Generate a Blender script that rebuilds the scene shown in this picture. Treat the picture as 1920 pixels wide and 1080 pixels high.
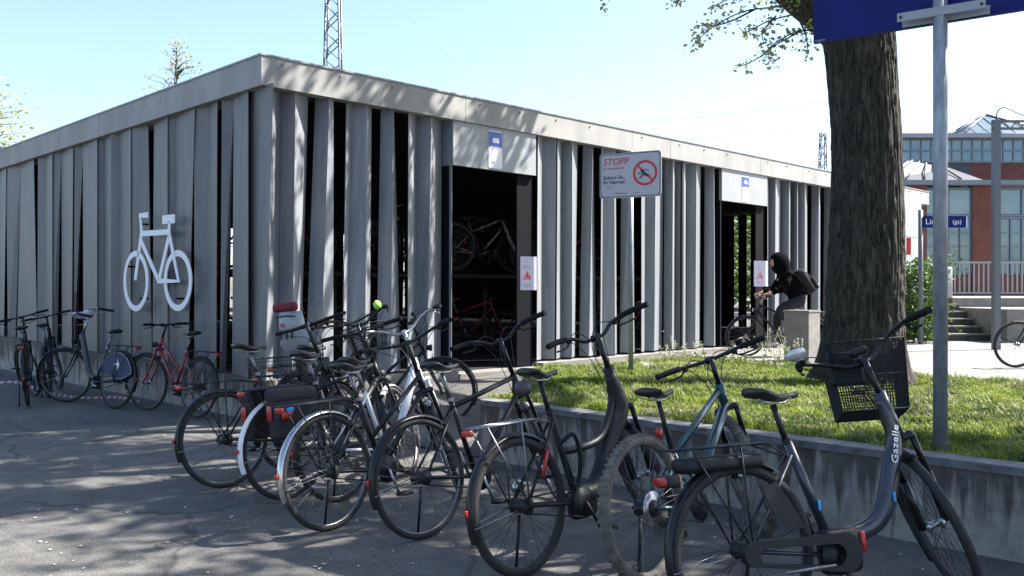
import bpy, bmesh, math, random
import numpy as np
from mathutils import Vector, Matrix, noise
for o in list(bpy.data.objects): bpy.data.objects.remove(o)
R = math.radians
S = bpy.context.scene
COL = S.collection
random.seed(7)
# ------------------------------------------------------------------ camera, sky, sun
CAM_H = 1.42; F = 1677.0; HOR = 545.0
cd = bpy.data.cameras.new('camera'); cam = bpy.data.objects.new('camera', cd); COL.objects.link(cam)
cam.location = (0, 0, CAM_H); cam.rotation_euler = (R(90), 0, 0)
cd.sensor_width = 36; cd.lens = 36*F/1920; cd.shift_y = 5/1920; cd.clip_end = 3000; cd.clip_start = .05
S.camera = cam
SUN_AZ = Vector((.968, .25)).normalized(); SUN_EL = 49
w = bpy.data.worlds.new('World'); S.world = w; w.use_nodes = True
nt = w.node_tree; bg = nt.nodes['Background']
sky = nt.nodes.new('ShaderNodeTexSky'); sky.sky_type = 'NISHITA'; sky.sun_disc = False
sky.sun_elevation = R(SUN_EL); sky.sun_rotation = math.atan2(SUN_AZ.x, SUN_AZ.y)
sky.altitude = 50; sky.air_density = 1.0; sky.dust_density = 1.6; sky.ozone_density = 2.0
nt.links.new(sky.outputs[0], bg.inputs[0]); bg.inputs[1].default_value = .096
sl = bpy.data.lights.new('sun', 'SUN'); sl.energy = 5.0; sl.angle = R(.5); sl.color = (1, .96, .89)
sun = bpy.data.objects.new('sun', sl); COL.objects.link(sun)
sd = Vector((SUN_AZ.x*math.cos(R(SUN_EL)), SUN_AZ.y*math.cos(R(SUN_EL)), math.sin(R(SUN_EL))))
sun.rotation_euler = sd.to_track_quat('Z', 'Y').to_euler(); sun.location = (20, 9, 30)
S.view_settings.view_transform = 'Standard'; S.view_settings.look = 'None'
S.view_settings.exposure = 1.82; S.view_settings.gamma = 1; S.view_settings.use_curve_mapping = False

# ------------------------------------------------------------------ materials
def mat(name, col, rough=.6, metal=0, var=0, vscale=6, bump=0, bscale=40, col2=None, stretch=(1,1,1), spec=None, coat=0, detail=5, trans=0):
    m = bpy.data.materials.new(name); m.use_nodes = True
    n = m.node_tree.nodes; l = m.node_tree.links; b = n['Principled BSDF']
    b.inputs['Base Color'].default_value = (*col, 1); b.inputs['Roughness'].default_value = rough
    b.inputs['Metallic'].default_value = metal
    if spec is not None: b.inputs['Specular IOR Level'].default_value = spec
    if coat: b.inputs['Coat Weight'].default_value = coat
    if var or bump:
        tc = n.new('ShaderNodeTexCoord'); mp = n.new('ShaderNodeMapping'); mp.inputs['Scale'].default_value = stretch
        l.new(tc.outputs['Object'], mp.inputs[0])
    if var:
        nz = n.new('ShaderNodeTexNoise'); nz.inputs['Scale'].default_value = vscale; nz.inputs['Detail'].default_value = detail
        nz.inputs['Roughness'].default_value = .62
        l.new(mp.outputs[0], nz.inputs['Vector'])
        cr = n.new('ShaderNodeValToRGB'); e = cr.color_ramp.elements
        c2 = col2 if col2 else tuple(c*(1-var) for c in col)
        e[0].position = .33; e[0].color = (*c2, 1); e[1].position = .67; e[1].color = (*(min(1, c*(1+var*.35)) for c in col), 1)
        l.new(nz.outputs[0], cr.inputs[0]); l.new(cr.outputs[0], b.inputs['Base Color'])
    if bump:
        nb = n.new('ShaderNodeTexNoise'); nb.inputs['Scale'].default_value = bscale; nb.inputs['Detail'].default_value = 6
        l.new(mp.outputs[0], nb.inputs['Vector'])
        bp = n.new('ShaderNodeBump'); bp.inputs['Strength'].default_value = bump; bp.inputs['Distance'].default_value = .01
        l.new(nb.outputs[0], bp.inputs['Height']); l.new(bp.outputs[0], b.inputs['Normal'])
    return m
M = {}
M['black'] = mat('black_paint', (.009,.009,.011), .35, 0, .3, 30, spec=.3, coat=.12)
M['satin'] = mat('black_satin', (.011,.012,.014), .48, .1, spec=.3)
M['rubber'] = mat('tyre_rubber', (.013,.013,.014), .8, 0, .5, 18, col2=(.027,.025,.023), bump=.3, bscale=90)
M['rubber_dusty'] = mat('dusty_tyre_rubber', (.15,.135,.115), .9, 0, .5, 18, bump=.4, bscale=70)
M['grip'] = mat('grip_rubber', (.010,.010,.011), .8, spec=.2, bump=.4, bscale=200)
M['leather'] = mat('saddle_black', (.02,.019,.019), .38, 0, .3, 20, bump=.2, bscale=150)
M['purple'] = mat('saddle_plum', (.05,.035,.05), .5, 0, .3, 20)
M['silver'] = mat('brushed_aluminium', (.42,.42,.43), .3, .95, .25, 30)
M['rim'] = mat('rim_alloy', (.20,.20,.21), .38, .9, .35, 14)
M['rimblack'] = mat('rim_black', (.03,.03,.033), .35, .4)
M['steel'] = mat('spoke_steel', (.22,.22,.23), .35, .9)
M['chrome'] = mat('chrome', (.45,.45,.46), .18, 1)
M['white'] = mat('white_paint', (.72,.72,.73), .35, 0, .1, 20)
M['redpaint'] = mat('red_bike_paint', (.20,.006,.014), .3, 0, .15, 20, coat=.5)
M['teal'] = mat('teal_bike_paint', (.018,.06,.075), .32, .3, .15, 20, coat=.5)
M['bluegrey'] = mat('blue_grey_bike_paint', (.030,.036,.048), .34, .3, coat=.4)
M['navy'] = mat('navy_cloth', (.012,.03,.08), .6, 0, .2, 30)
M['darkgrey'] = mat('dark_grey_paint', (.018,.019,.022), .45, .2, spec=.3)
M['reflector'] = mat('red_reflector', (.38,.012,.006), .3, 0, coat=.3)
M['orange'] = mat('orange_reflector', (.45,.08,.01), .3)
M['lens'] = mat('lamp_lens', (.6,.62,.62), .1, .3)
M['bluebit'] = mat('blue_accent', (.03,.3,.75), .4)
M['canvas'] = mat('pannier_canvas', (.028,.026,.03), .85, 0, .3, 40, bump=.5, bscale=120)
M['seatgrey'] = mat('seat_shell_grey', (.30,.31,.33), .45, 0, .08, 8)
M['padred'] = mat('seat_pad_red', (.13,.005,.014), .7, 0, .2, 20, bump=.3, bscale=80)
M['lime'] = mat('lime_bell', (.35,.7,.12), .45)
M['whiteplastic'] = mat('white_plastic_bag', (.45,.45,.5), .5, 0, .1, 12, bump=.8, bscale=20)
M['galv'] = mat('galvanised_steel', (.30,.325,.35), .5, .4, .35, 22, bump=.05, bscale=60, stretch=(1,1,.3))
M['signblue'] = mat('sign_blue_enamel', (.004,.010,.13), .5, 0, .2, 3, bump=.05, bscale=15, spec=.2)
M['signwhite'] = mat('sign_white', (.52,.50,.55), .5, 0, .05, 6)
M['signgrey'] = mat('sign_edge_grey', (.12,.12,.13), .5)
M['signred'] = mat('sign_red', (.62,.03,.04), .5)
M['signink'] = mat('sign_ink', (.03,.03,.04), .6)
M['paleink'] = mat('sign_pale_ink', (.3,.3,.34), .6)
M['stickerblue'] = mat('sticker_blue', (.03,.07,.36), .4)
M['stickerwhite'] = mat('sticker_white', (.7,.7,.72), .4)
M['paper'] = mat('paper_notice', (.33,.33,.44), .7, 0, .04, 8)
M['fascia'] = mat('fibre_cement_fascia', (.315,.308,.295), .75, 0, .22, 2.2, bump=.12, bscale=50, stretch=(1,1,.5))
M['lintel'] = mat('lintel_panel', (.29,.30,.31), .6, 0, .07, 3)
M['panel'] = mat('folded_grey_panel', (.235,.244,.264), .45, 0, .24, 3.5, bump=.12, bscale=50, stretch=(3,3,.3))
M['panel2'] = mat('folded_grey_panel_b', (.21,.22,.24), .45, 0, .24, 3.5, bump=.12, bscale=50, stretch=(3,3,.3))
M['panelside'] = mat('shaded_grey_panel', (.138,.138,.143), .5, 0, .24, 3.5, bump=.12, bscale=50, stretch=(3,3,.3))  # front panel grey darkened: the left face's shade is put into the colour
M['panelside2'] = mat('shaded_grey_panel_b', (.124,.125,.130), .5, 0, .24, 3.5, bump=.12, bscale=50, stretch=(3,3,.3))
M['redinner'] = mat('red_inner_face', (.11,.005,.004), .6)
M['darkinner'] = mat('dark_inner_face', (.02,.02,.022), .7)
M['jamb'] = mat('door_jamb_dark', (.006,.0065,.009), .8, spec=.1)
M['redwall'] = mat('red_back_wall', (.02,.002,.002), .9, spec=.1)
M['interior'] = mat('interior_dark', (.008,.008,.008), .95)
M['rack'] = mat('rack_steel', (.05,.05,.05), .6, .4)
M['emblem'] = mat('emblem_white_metal', (.78,.78,.82), .5)
M['person_dark'] = mat('jacket_black', (.004,.004,.005), .95, 0, .3, 30, bump=.4, bscale=40, spec=.05)
M['trouser'] = mat('trousers_dark_grey', (.011,.013,.018), .85, 0, .2, 30)
M['pack'] = mat('backpack_grey', (.016,.016,.018), .8, 0, .3, 20, bump=.5, bscale=60, spec=.2)
M['packlight'] = mat('backpack_light_strap', (.25,.25,.26), .6)
M['skin'] = mat('skin', (.42,.24,.17), .55)
M['shoe'] = mat('shoe_white', (.6,.6,.6), .6)
M['brick'] = None
M['slate'] = mat('zinc_roof', (.055,.060,.068), .6, 0, .25, 1.5)
M['skylight'] = mat('greenhouse_glass', (.12,.17,.20), .15, .3, .3, .8)
M['glass'] = mat('window_glass', (.10,.15,.19), .06, .4, .6, .6, col2=(.22,.27,.28))
M['framegrey'] = mat('window_frame_grey', (.16,.19,.22), .5, .2)
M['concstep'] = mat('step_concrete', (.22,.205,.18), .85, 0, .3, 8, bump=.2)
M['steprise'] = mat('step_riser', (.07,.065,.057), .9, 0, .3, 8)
M['leafp'] = None
M['stem'] = mat('stem_pale', (.20,.22,.11), .8)
M['seedhead'] = mat('seed_head_pale', (.45,.44,.30), .9)
M['mast'] = mat('mast_steel', (.13,.145,.16), .6, .4)
M['wire'] = mat('overhead_wire', (.30,.34,.37), .6)
M['tapewhite'] = mat('barrier_tape_white', (.3,.3,.32), .5)
M['tapered'] = mat('barrier_tape_red', (.25,.02,.025), .5)

def leafmat(name, c1, c2, tr=.45, sc=1.2):
    m = bpy.data.materials.new(name); m.use_nodes = True; n = m.node_tree.nodes; l = m.node_tree.links
    b = n['Principled BSDF']; out = n['Material Output']; b.inputs['Roughness'].default_value = .55
    tl = n.new('ShaderNodeBsdfTranslucent'); mx = n.new('ShaderNodeMixShader'); mx.inputs[0].default_value = tr
    nz = n.new('ShaderNodeTexNoise'); nz.inputs['Scale'].default_value = sc; nz.inputs['Detail'].default_value = 6
    tc = n.new('ShaderNodeTexCoord'); l.new(tc.outputs['Object'], nz.inputs['Vector'])
    cr = n.new('ShaderNodeValToRGB'); e = cr.color_ramp.elements
    e[0].position = .35; e[0].color = (*c1, 1); e[1].position = .65; e[1].color = (*c2, 1)
    l.new(nz.outputs[0], cr.inputs[0]); l.new(cr.outputs[0], b.inputs['Base Color']); l.new(cr.outputs[0], tl.inputs[0])
    l.new(b.outputs[0], mx.inputs[1]); l.new(tl.outputs[0], mx.inputs[2]); l.new(mx.outputs[0], out.inputs[0])
    return m
M['grass'] = leafmat('grass_blades', (.055,.10,.013), (.25,.30,.048), .48, 2.6)
M['grassdry'] = leafmat('dry_grass', (.15,.135,.07), (.22,.2,.11), .3)
M['leafy'] = leafmat('young_leaves', (.06,.09,.018), (.15,.17,.04), .5)
M['leafhang'] = leafmat('hanging_young_leaves', (.24,.28,.09), (.50,.48,.24), .6)
M['leafdark'] = leafmat('bush_leaves', (.03,.07,.01), (.09,.16,.02), .35, 5)
M['leafpale'] = leafmat('pale_spring_leaves', (.34,.36,.18), (.50,.50,.28), .5)

def asphalt_mat():
    m = bpy.data.materials.new('asphalt'); m.use_nodes = True; n = m.node_tree.nodes; l = m.node_tree.links; b = n['Principled BSDF']
    tc = n.new('ShaderNodeTexCoord')
    a = n.new('ShaderNodeTexNoise'); a.inputs['Scale'].default_value = .8; a.inputs['Detail'].default_value = 8; a.inputs['Roughness'].default_value = .7
    c = n.new('ShaderNodeTexNoise'); c.inputs['Scale'].default_value = 110; c.inputs['Detail'].default_value = 2
    for q in (a, c): l.new(tc.outputs['Object'], q.inputs['Vector'])
    mp = n.new('ShaderNodeMapping'); mp.inputs['Rotation'].default_value = (0, 0, R(45)); l.new(tc.outputs['Object'], mp.inputs[0])
    bk = n.new('ShaderNodeTexBrick'); bk.inputs['Scale'].default_value = 1.25; bk.inputs['Mortar Size'].default_value = .005
    bk.inputs['Color1'].default_value = (1,1,1,1); bk.inputs['Color2'].default_value = (.9,.9,.9,1); bk.inputs['Mortar'].default_value = (1.5,1.5,1.5,1)
    bk.inputs['Brick Width'].default_value = 1.0; bk.inputs['Row Height'].default_value = .5
    l.new(mp.outputs[0], bk.inputs['Vector'])
    r1 = n.new('ShaderNodeValToRGB'); e = r1.color_ramp.elements
    e[0].position = .3; e[0].color = (.054,.053,.053,1); e[1].position = .7; e[1].color = (.108,.104,.097,1)
    l.new(a.outputs[0], r1.inputs[0])
    r2 = n.new('ShaderNodeValToRGB'); e = r2.color_ramp.elements
    e[0].position = .30; e[0].color = (.35,.35,.36,1); e[1].position = .74; e[1].color = (2.3,2.25,2.15,1)
    vo = n.new('ShaderNodeTexVoronoi'); vo.feature = 'DISTANCE_TO_EDGE'; vo.inputs['Scale'].default_value = .55; wn = n.new('ShaderNodeTexNoise'); wn.inputs['Scale'].default_value = 2.5; wn.inputs['Detail'].default_value = 6
    l.new(tc.outputs['Object'], wn.inputs['Vector']); wm = n.new('ShaderNodeMixRGB'); wm.inputs[0].default_value = .25; l.new(tc.outputs['Object'], wm.inputs[1]); l.new(wn.outputs['Color'], wm.inputs[2]); l.new(wm.outputs[0], vo.inputs['Vector'])
    r3_ = n.new('ShaderNodeValToRGB'); q = r3_.color_ramp.elements; q[0].position = 0; q[0].color = (.45,.45,.45,1); q[1].position = .012; q[1].color = (1,1,1,1); l.new(vo.outputs['Distance'], r3_.inputs[0])
    st_ = n.new('ShaderNodeTexNoise'); st_.inputs['Scale'].default_value = 5; st_.inputs['Detail'].default_value = 10; st_.inputs['Roughness'].default_value = .75; l.new(tc.outputs['Object'], st_.inputs['Vector'])
    r4_ = n.new('ShaderNodeValToRGB'); q = r4_.color_ramp.elements; q[0].position = .36; q[0].color = (.68,.68,.68,1); q[1].position = .62; q[1].color = (1.15,1.15,1.15,1); l.new(st_.outputs[0], r4_.inputs[0])
    l.new(c.outputs[0], r2.inputs[0])
    mu = n.new('ShaderNodeMixRGB'); mu.blend_type = 'MULTIPLY'; mu.inputs[0].default_value = 1
    l.new(r1.outputs[0], mu.inputs[1]); l.new(r2.outputs[0], mu.inputs[2])
    m2 = n.new('ShaderNodeMixRGB'); m2.blend_type = 'MULTIPLY'; m2.inputs[0].default_value = .6
    l.new(mu.outputs[0], m2.inputs[1]); l.new(bk.outputs[0], m2.inputs[2]); m3 = n.new('ShaderNodeMixRGB'); m3.blend_type = 'MULTIPLY'; m3.inputs[0].default_value = 1; l.new(m2.outputs[0], m3.inputs[1]); l.new(r3_.outputs[0], m3.inputs[2])
    m4 = n.new('ShaderNodeMixRGB'); m4.blend_type = 'MULTIPLY'; m4.inputs[0].default_value = 1; l.new(m3.outputs[0], m4.inputs[1]); l.new(r4_.outputs[0], m4.inputs[2]); l.new(m4.outputs[0], b.inputs['Base Color'])
    b.inputs['Roughness'].default_value = .85
    bp = n.new('ShaderNodeBump'); bp.inputs['Strength'].default_value = .5; bp.inputs['Distance'].default_value = .004
    l.new(c.outputs[0], bp.inputs['Height']); l.new(bp.outputs[0], b.inputs['Normal'])
    return m
def concrete_wall_mat():
    m = bpy.data.materials.new('stained_concrete'); m.use_nodes = True; n = m.node_tree.nodes; l = m.node_tree.links; b = n['Principled BSDF']
    tc = n.new('ShaderNodeTexCoord')
    mp = n.new('ShaderNodeMapping'); mp.inputs['Scale'].default_value = (14, 14, .9); l.new(tc.outputs['Object'], mp.inputs[0])
    st = n.new('ShaderNodeTexNoise'); st.inputs['Scale'].default_value = 1; st.inputs['Detail'].default_value = 6; l.new(mp.outputs[0], st.inputs['Vector'])
    bl = n.new('ShaderNodeTexNoise'); bl.inputs['Scale'].default_value = 5; bl.inputs['Detail'].default_value = 9; bl.inputs['Roughness'].default_value = .7; l.new(tc.outputs['Object'], bl.inputs['Vector'])
    sp = n.new('ShaderNodeSeparateXYZ'); l.new(tc.outputs['Object'], sp.inputs[0])
    # streak strength: runs down from the coping
    mr = n.new('ShaderNodeMapRange'); mr.inputs['From Min'].default_value = .05; mr.inputs['From Max'].default_value = .5
    l.new(sp.outputs['Z'], mr.inputs['Value'])
    ad = n.new('ShaderNodeMath'); ad.operation = 'MULTIPLY_ADD'; ad.inputs[1].default_value = .32; ad.inputs[2].default_value = -.10
    l.new(mr.outputs[0], ad.inputs[0])
    a2 = n.new('ShaderNodeMath'); a2.operation = 'ADD'; l.new(st.outputs[0], a2.inputs[0]); l.new(ad.outputs[0], a2.inputs[1])
    cr = n.new('ShaderNodeValToRGB'); e = cr.color_ramp.elements
    e[0].position = .50; e[0].color = (1,1,1,1); e[1].position = .62; e[1].color = (.22,.19,.175,1); l.new(a2.outputs[0], cr.inputs[0])
    c2 = n.new('ShaderNodeValToRGB'); e = c2.color_ramp.elements
    e[0].position = .32; e[0].color = (.15,.135,.12,1); e[1].position = .64; e[1].color = (.38,.35,.31,1); l.new(bl.outputs[0], c2.inputs[0])
    mu = n.new('ShaderNodeMixRGB'); mu.blend_type = 'MULTIPLY'; mu.inputs[0].default_value = .85
    l.new(c2.outputs[0], mu.inputs[1]); l.new(cr.outputs[0], mu.inputs[2]); l.new(mu.outputs[0], b.inputs['Base Color'])
    b.inputs['Roughness'].default_value = .9
    bp = n.new('ShaderNodeBump'); bp.inputs['Strength'].default_value = .35; bp.inputs['Distance'].default_value = .006
    l.new(bl.outputs[0], bp.inputs['Height']); l.new(bp.outputs[0], b.inputs['Normal'])
    return m
def brick_mat():
    m = bpy.data.materials.new('red_brick'); m.use_nodes = True; n = m.node_tree.nodes; l = m.node_tree.links; b = n['Principled BSDF']
    tc = n.new('ShaderNodeTexCoord'); mp = n.new('ShaderNodeMapping'); mp.inputs['Rotation'].default_value = (R(90), 0, 0)
    l.new(tc.outputs['Object'], mp.inputs[0])
    bk = n.new('ShaderNodeTexBrick'); bk.inputs['Scale'].default_value = 4; bk.inputs['Mortar Size'].default_value = .03
    bk.inputs['Color1'].default_value = (.20,.055,.033,1); bk.inputs['Color2'].default_value = (.14,.04,.026,1); bk.inputs['Mortar'].default_value = (.11,.065,.055,1)
    l.new(mp.outputs[0], bk.inputs['Vector'])
    nz = n.new('ShaderNodeTexNoise'); nz.inputs['Scale'].default_value = .9; nz.inputs['Detail'].default_value = 8; l.new(tc.outputs['Object'], nz.inputs['Vector'])
    mx = n.new('ShaderNodeMixRGB'); mx.blend_type = 'OVERLAY'; mx.inputs[0].default_value = .6
    l.new(bk.outputs[0], mx.inputs[1]); l.new(nz.outputs[0], mx.inputs[2]); l.new(mx.outputs[0], b.inputs['Base Color']); b.inputs['Roughness'].default_value = .9
    return m
def bark_mat():
    m = bpy.data.materials.new('furrowed_bark'); m.use_nodes = True; n = m.node_tree.nodes; l = m.node_tree.links; b = n['Principled BSDF']
    tc = n.new('ShaderNodeTexCoord'); mp = n.new('ShaderNodeMapping'); mp.inputs['Scale'].default_value = (1,1,.22); l.new(tc.outputs['Object'], mp.inputs[0])
    nz = n.new('ShaderNodeTexNoise'); nz.inputs['Scale'].default_value = 26; nz.inputs['Detail'].default_value = 8; nz.inputs['Roughness'].default_value = .65; nz.inputs['Distortion'].default_value = .6
    l.new(mp.outputs[0], nz.inputs['Vector'])
    cr = n.new('ShaderNodeValToRGB'); e = cr.color_ramp.elements
    e[0].position = .38; e[0].color = (.012,.010,.008,1); e[1].position = .68; e[1].color = (.085,.075,.060,1)
    l.new(nz.outputs[0], cr.inputs[0]); l.new(cr.outputs[0], b.inputs['Base Color']); b.inputs['Roughness'].default_value = .95
    bp = n.new('ShaderNodeBump'); bp.inputs['Strength'].default_value = 1; bp.inputs['Distance'].default_value = .03
    l.new(nz.outputs[0], bp.inputs['Height']); l.new(bp.outputs[0], b.inputs['Normal'])
    return m
M['asphalt'] = asphalt_mat(); M['wallconc'] = concrete_wall_mat(); M['brick'] = brick_mat(); M['bark'] = bark_mat()
M['kerb'] = mat('kerb_concrete', (.20,.19,.175), .85, 0, .3, 5, bump=.25, bscale=40)
M['coping'] = mat('coping_concrete', (.15,.15,.155), .85, 0, .35, 8, bump=.25, bscale=40)
M['paving'] = mat('plaza_paving', (.20,.19,.18), .85, 0, .2, 3, bump=.15, bscale=60)
M['soil'] = mat('soil', (.065,.055,.034), .95, 0, .4, 4, col2=(.05,.06,.02), bump=.6, bscale=30)
M['farground'] = mat('far_ground', (.12,.12,.10), .95, 0, .3, .3)

# ------------------------------------------------------------------ mesh builder
class MB:
    def __init__(s): s.v = []; s.f = []; s.sm = []; s.mi = []
    def add(s, verts, faces, smooth=False, mi=0):
        b = len(s.v); s.v += [tuple(v) for v in verts]
        for f in faces: s.f.append(tuple(b+i for i in f)); s.sm.append(smooth); s.mi.append(mi)
        return s
    def box(s, lo, hi, mi=0, mtx=None):
        x0,y0,z0 = lo; x1,y1,z1 = hi
        v = [Vector(p) for p in ((x0,y0,z0),(x1,y0,z0),(x1,y1,z0),(x0,y1,z0),(x0,y0,z1),(x1,y0,z1),(x1,y1,z1),(x0,y1,z1))]
        if mtx: v = [mtx @ p for p in v]
        return s.add(v, [(0,3,2,1),(4,5,6,7),(0,1,5,4),(1,2,6,5),(2,3,7,6),(3,0,4,7)], False, mi)
    def rbox(s, c, size, bev=.01, mi=0, mtx=None, seg=2, taper=None):
        bm = bmesh.new(); bmesh.ops.create_cube(bm, size=1)
        for v in bm.verts:
            v.co = Vector((v.co.x*size[0], v.co.y*size[1], v.co.z*size[2]))
            if taper and v.co.z < 0: v.co.x *= taper; v.co.y *= taper
        bmesh.ops.bevel(bm, geom=bm.edges[:], offset=min(bev, min(size)*.49), segments=seg, profile=.5, affect='EDGES')
        bm.verts.index_update()
        T = Matrix.Translation(c); T = (mtx @ T) if mtx else T
        vs = [T @ v.co for v in bm.verts]; fs = [[v.index for v in f.verts] for f in bm.faces]; bm.free()
        return s.add(vs, fs, True, mi)
    def tube(s, pts, r, n=8, closed=False, mi=0, flat=1.0, cap=True, up=None):
        P = [Vector(p) for p in pts]; N = len(P)
        rr = list(r) if hasattr(r, '__len__') else [r]*N
        rings = []; u = None
        for i in range(N):
            a = P[(i-1) % N] if (closed or i > 0) else P[i]; b = P[(i+1) % N] if (closed or i < N-1) else P[i]
            t = (b-a); t = t.normalized() if t.length > 1e-9 else Vector((0,0,1))
            if u is None:
                ref = Vector(up) if up else (Vector((0,0,1)) if abs(t.z) < .9 else Vector((1,0,0)))
                u = ref - t*ref.dot(t)
            else: u = u - t*u.dot(t)
            u.normalize(); w_ = t.cross(u)
            rings.append([P[i] + u*math.cos(2*math.pi*k/n)*rr[i] + w_*math.sin(2*math.pi*k/n)*rr[i]*flat for k in range(n)])
        v = [p for rg in rings for p in rg]; f = []
        m = N if closed else N-1
        for i in range(m):
            j = (i+1) % N
            for k in range(n):
                k2 = (k+1) % n
                f.append((i*n+k, i*n+k2, j*n+k2, j*n+k))
        s.add(v, f, True, mi)
        if not closed and cap:
            b = len(s.v)-len(v)
            s.f.append(tuple(b+k for k in range(n))[::-1]); s.sm.append(False); s.mi.append(mi)
            s.f.append(tuple(b+(N-1)*n+k for k in range(n))); s.sm.append(False); s.mi.append(mi)
        return s
    def lathe(s, prof, c, n=24, axis='y', mi=0, smooth=True, closed=False):   # prof: (radius, offset along axis)
        v = []
        for (r_, h) in prof:
            for k in range(n):
                a = 2*math.pi*k/n; x, z = r_*math.cos(a), r_*math.sin(a)
                p = {'y': (x, h, z), 'z': (x, z, h), 'x': (h, x, z)}[axis]
                v.append((c[0]+p[0], c[1]+p[1], c[2]+p[2]))
        f = []; L = len(prof)
        for i in range(L if closed else L-1):
            j = (i+1) % L
            for k in range(n): k2 = (k+1) % n; f.append((i*n+k, i*n+k2, j*n+k2, j*n+k))
        return s.add(v, f, smooth, mi)
    def prism(s, pts, d0, d1, ax, mi=0, mtx=None):     # outline extruded along an axis
        n = len(pts); v = []
        for d in (d0, d1):
            for (a, b) in pts:
                p = Vector({'y': (a, d, b), 'z': (a, b, d), 'x': (d, a, b)}[ax]); v.append(mtx @ p if mtx else p)
        f = [tuple(range(n)), tuple(range(2*n-1, n-1, -1))] + [(i, i+n, (i+1) % n + n, (i+1) % n) for i in range(n)]
        return s.add(v, f, False, mi)
    def quad(s, a, b, c, d, mi=0): return s.add([a,b,c,d], [(0,1,2,3)], False, mi)
    def build(s, name, mats, parent=None, fix=True):
        me = bpy.data.meshes.new(name); me.from_pydata(s.v, [], s.f)
        for m_ in (mats if isinstance(mats, (list, tuple)) else [mats]): me.materials.append(m_)
        me.polygons.foreach_set('use_smooth', s.sm); me.polygons.foreach_set('material_index', s.mi)
        if fix and len(s.f) < 30000:
            bm = bmesh.new(); bm.from_mesh(me); bmesh.ops.recalc_face_normals(bm, faces=bm.faces); bm.to_mesh(me); bm.free()
        o = bpy.data.objects.new(name, me); COL.objects.link(o)
        if parent: o.parent = parent
        return o
def tag(o, label=None, cat=None, group=None, kind=None):
    if label: o['label'] = label
    if cat: o['category'] = cat
    if group: o['group'] = group
    if kind: o['kind'] = kind
    return o
def empty(name, loc=(0,0,0), rot=(0,0,0)):
    o = bpy.data.objects.new(name, None); COL.objects.link(o); o.location = loc; o.rotation_euler = rot; o.empty_display_size = .2; return o
def copy_tree(o, parent=None):
    c = o.copy(); COL.objects.link(c); c.parent = parent
    for ch in o.children: copy_tree(ch, c)
    return c
def smooth_path(pts, k=6):
    P = [Vector(p) for p in pts]; out = []
    for i in range(len(P)-1):
        p0 = P[max(i-1,0)]; p1 = P[i]; p2 = P[i+1]; p3 = P[min(i+2,len(P)-1)]
        for j in range(k):
            t = j/k; out.append(.5*((2*p1)+(p2-p0)*t+(2*p0-5*p1+4*p2-p3)*t*t+(3*p1-p0-3*p2+p3)*t**3))
    out.append(P[-1]); return out
def lettering(name, text, size, mt, parent, mtx, shear=0, align='LEFT', extr=.001, width=1.0, bold=0):
    c = bpy.data.curves.new(name, 'FONT'); c.body = text; c.size = size; c.shear = shear; c.align_x = align; c.extrude = extr; c.offset = bold
    c.resolution_u = 2
    t = bpy.data.objects.new(name, c); COL.objects.link(t)
    me = bpy.data.meshes.new_from_object(t); bpy.data.objects.remove(t)
    me.materials.clear(); me.materials.append(mt)
    o = bpy.data.objects.new(name, me); COL.objects.link(o); o.parent = parent; o.matrix_local = mtx @ Matrix.Diagonal((width,1,1,1))
    return o
# ------------------------------------------------------------------ directions of the place
E = Vector((.70711, .70711, 0)); N = Vector((.70711, -.70711, 0)); L = Vector((-.70711, .70711, 0))
C0 = Vector((-2.69, 9.6, 0))         # street corner of the roof edge
def on_face(px, off, d=E, nrm=N):    # distance along a face for a sight line
    O = C0 + nrm*off; k = (px-960)/F
    return (k*O.y-O.x)/(d.x-k*d.y)
def wall_dist(x, y): return (x+y-7.32)/1.41421
def bed_z(x, y):
    d = max(0, min(1, wall_dist(x, y)/5.5)); return .49-.2*d + .02*noise.noise(Vector((x*.7, y*.7, 3)))

# ================================================================== SETTING
g = MB(); g.quad((-900,-300,0),(900,-300,0),(900,1500,0),(-900,1500,0)); o = g.build('street', M['asphalt']); tag(o, 'dark asphalt street surface dappled with tree shade', kind='structure')
# paved apron in front of the first entrance: slopes from the street up to the door
A0 = C0 + N*0.0; ap = MB()
q0 = Vector((-2.5, 9.6, .01)); q1 = Vector((-.27, 7.59, .01)); q2 = Vector((.24, 12.3, .33)); q3 = Vector((-2.3, 9.85, .2))
q4 = Vector((-.0, 8.0, .06)); q5 = Vector((1.2, 11.2, .32))
ap.add([q0, q1, q4, q5, q2, q3], [(0,1,2,3,4,5)])
o = ap.build('entrance_ramp', M['asphalt']); tag(o, 'asphalt ramp rising to the first entrance', kind='structure')
# plaza behind the grass, raised
pz = MB(); Z = .30
pz.add([(.1,12.45,Z),(1.6,11.3,Z),(3.2,14.3,Z),(5.7,10.9,Z),(12,10.6,Z),(60,12,Z),(60,70,Z),(30,70,Z),(0.0,12.6,Z)], [(0,1,2,3,4,5,6,7,8)])
o = pz.build('plaza_pavement', M['paving']); tag(o, 'pale sunlit plaza pavement behind the lawn', kind='structure')
fs = MB(); fs.box((-70,60,.02),(200,700,.28)); o = fs.build('railway_ground', M['farground']); tag(o, kind='structure')

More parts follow.
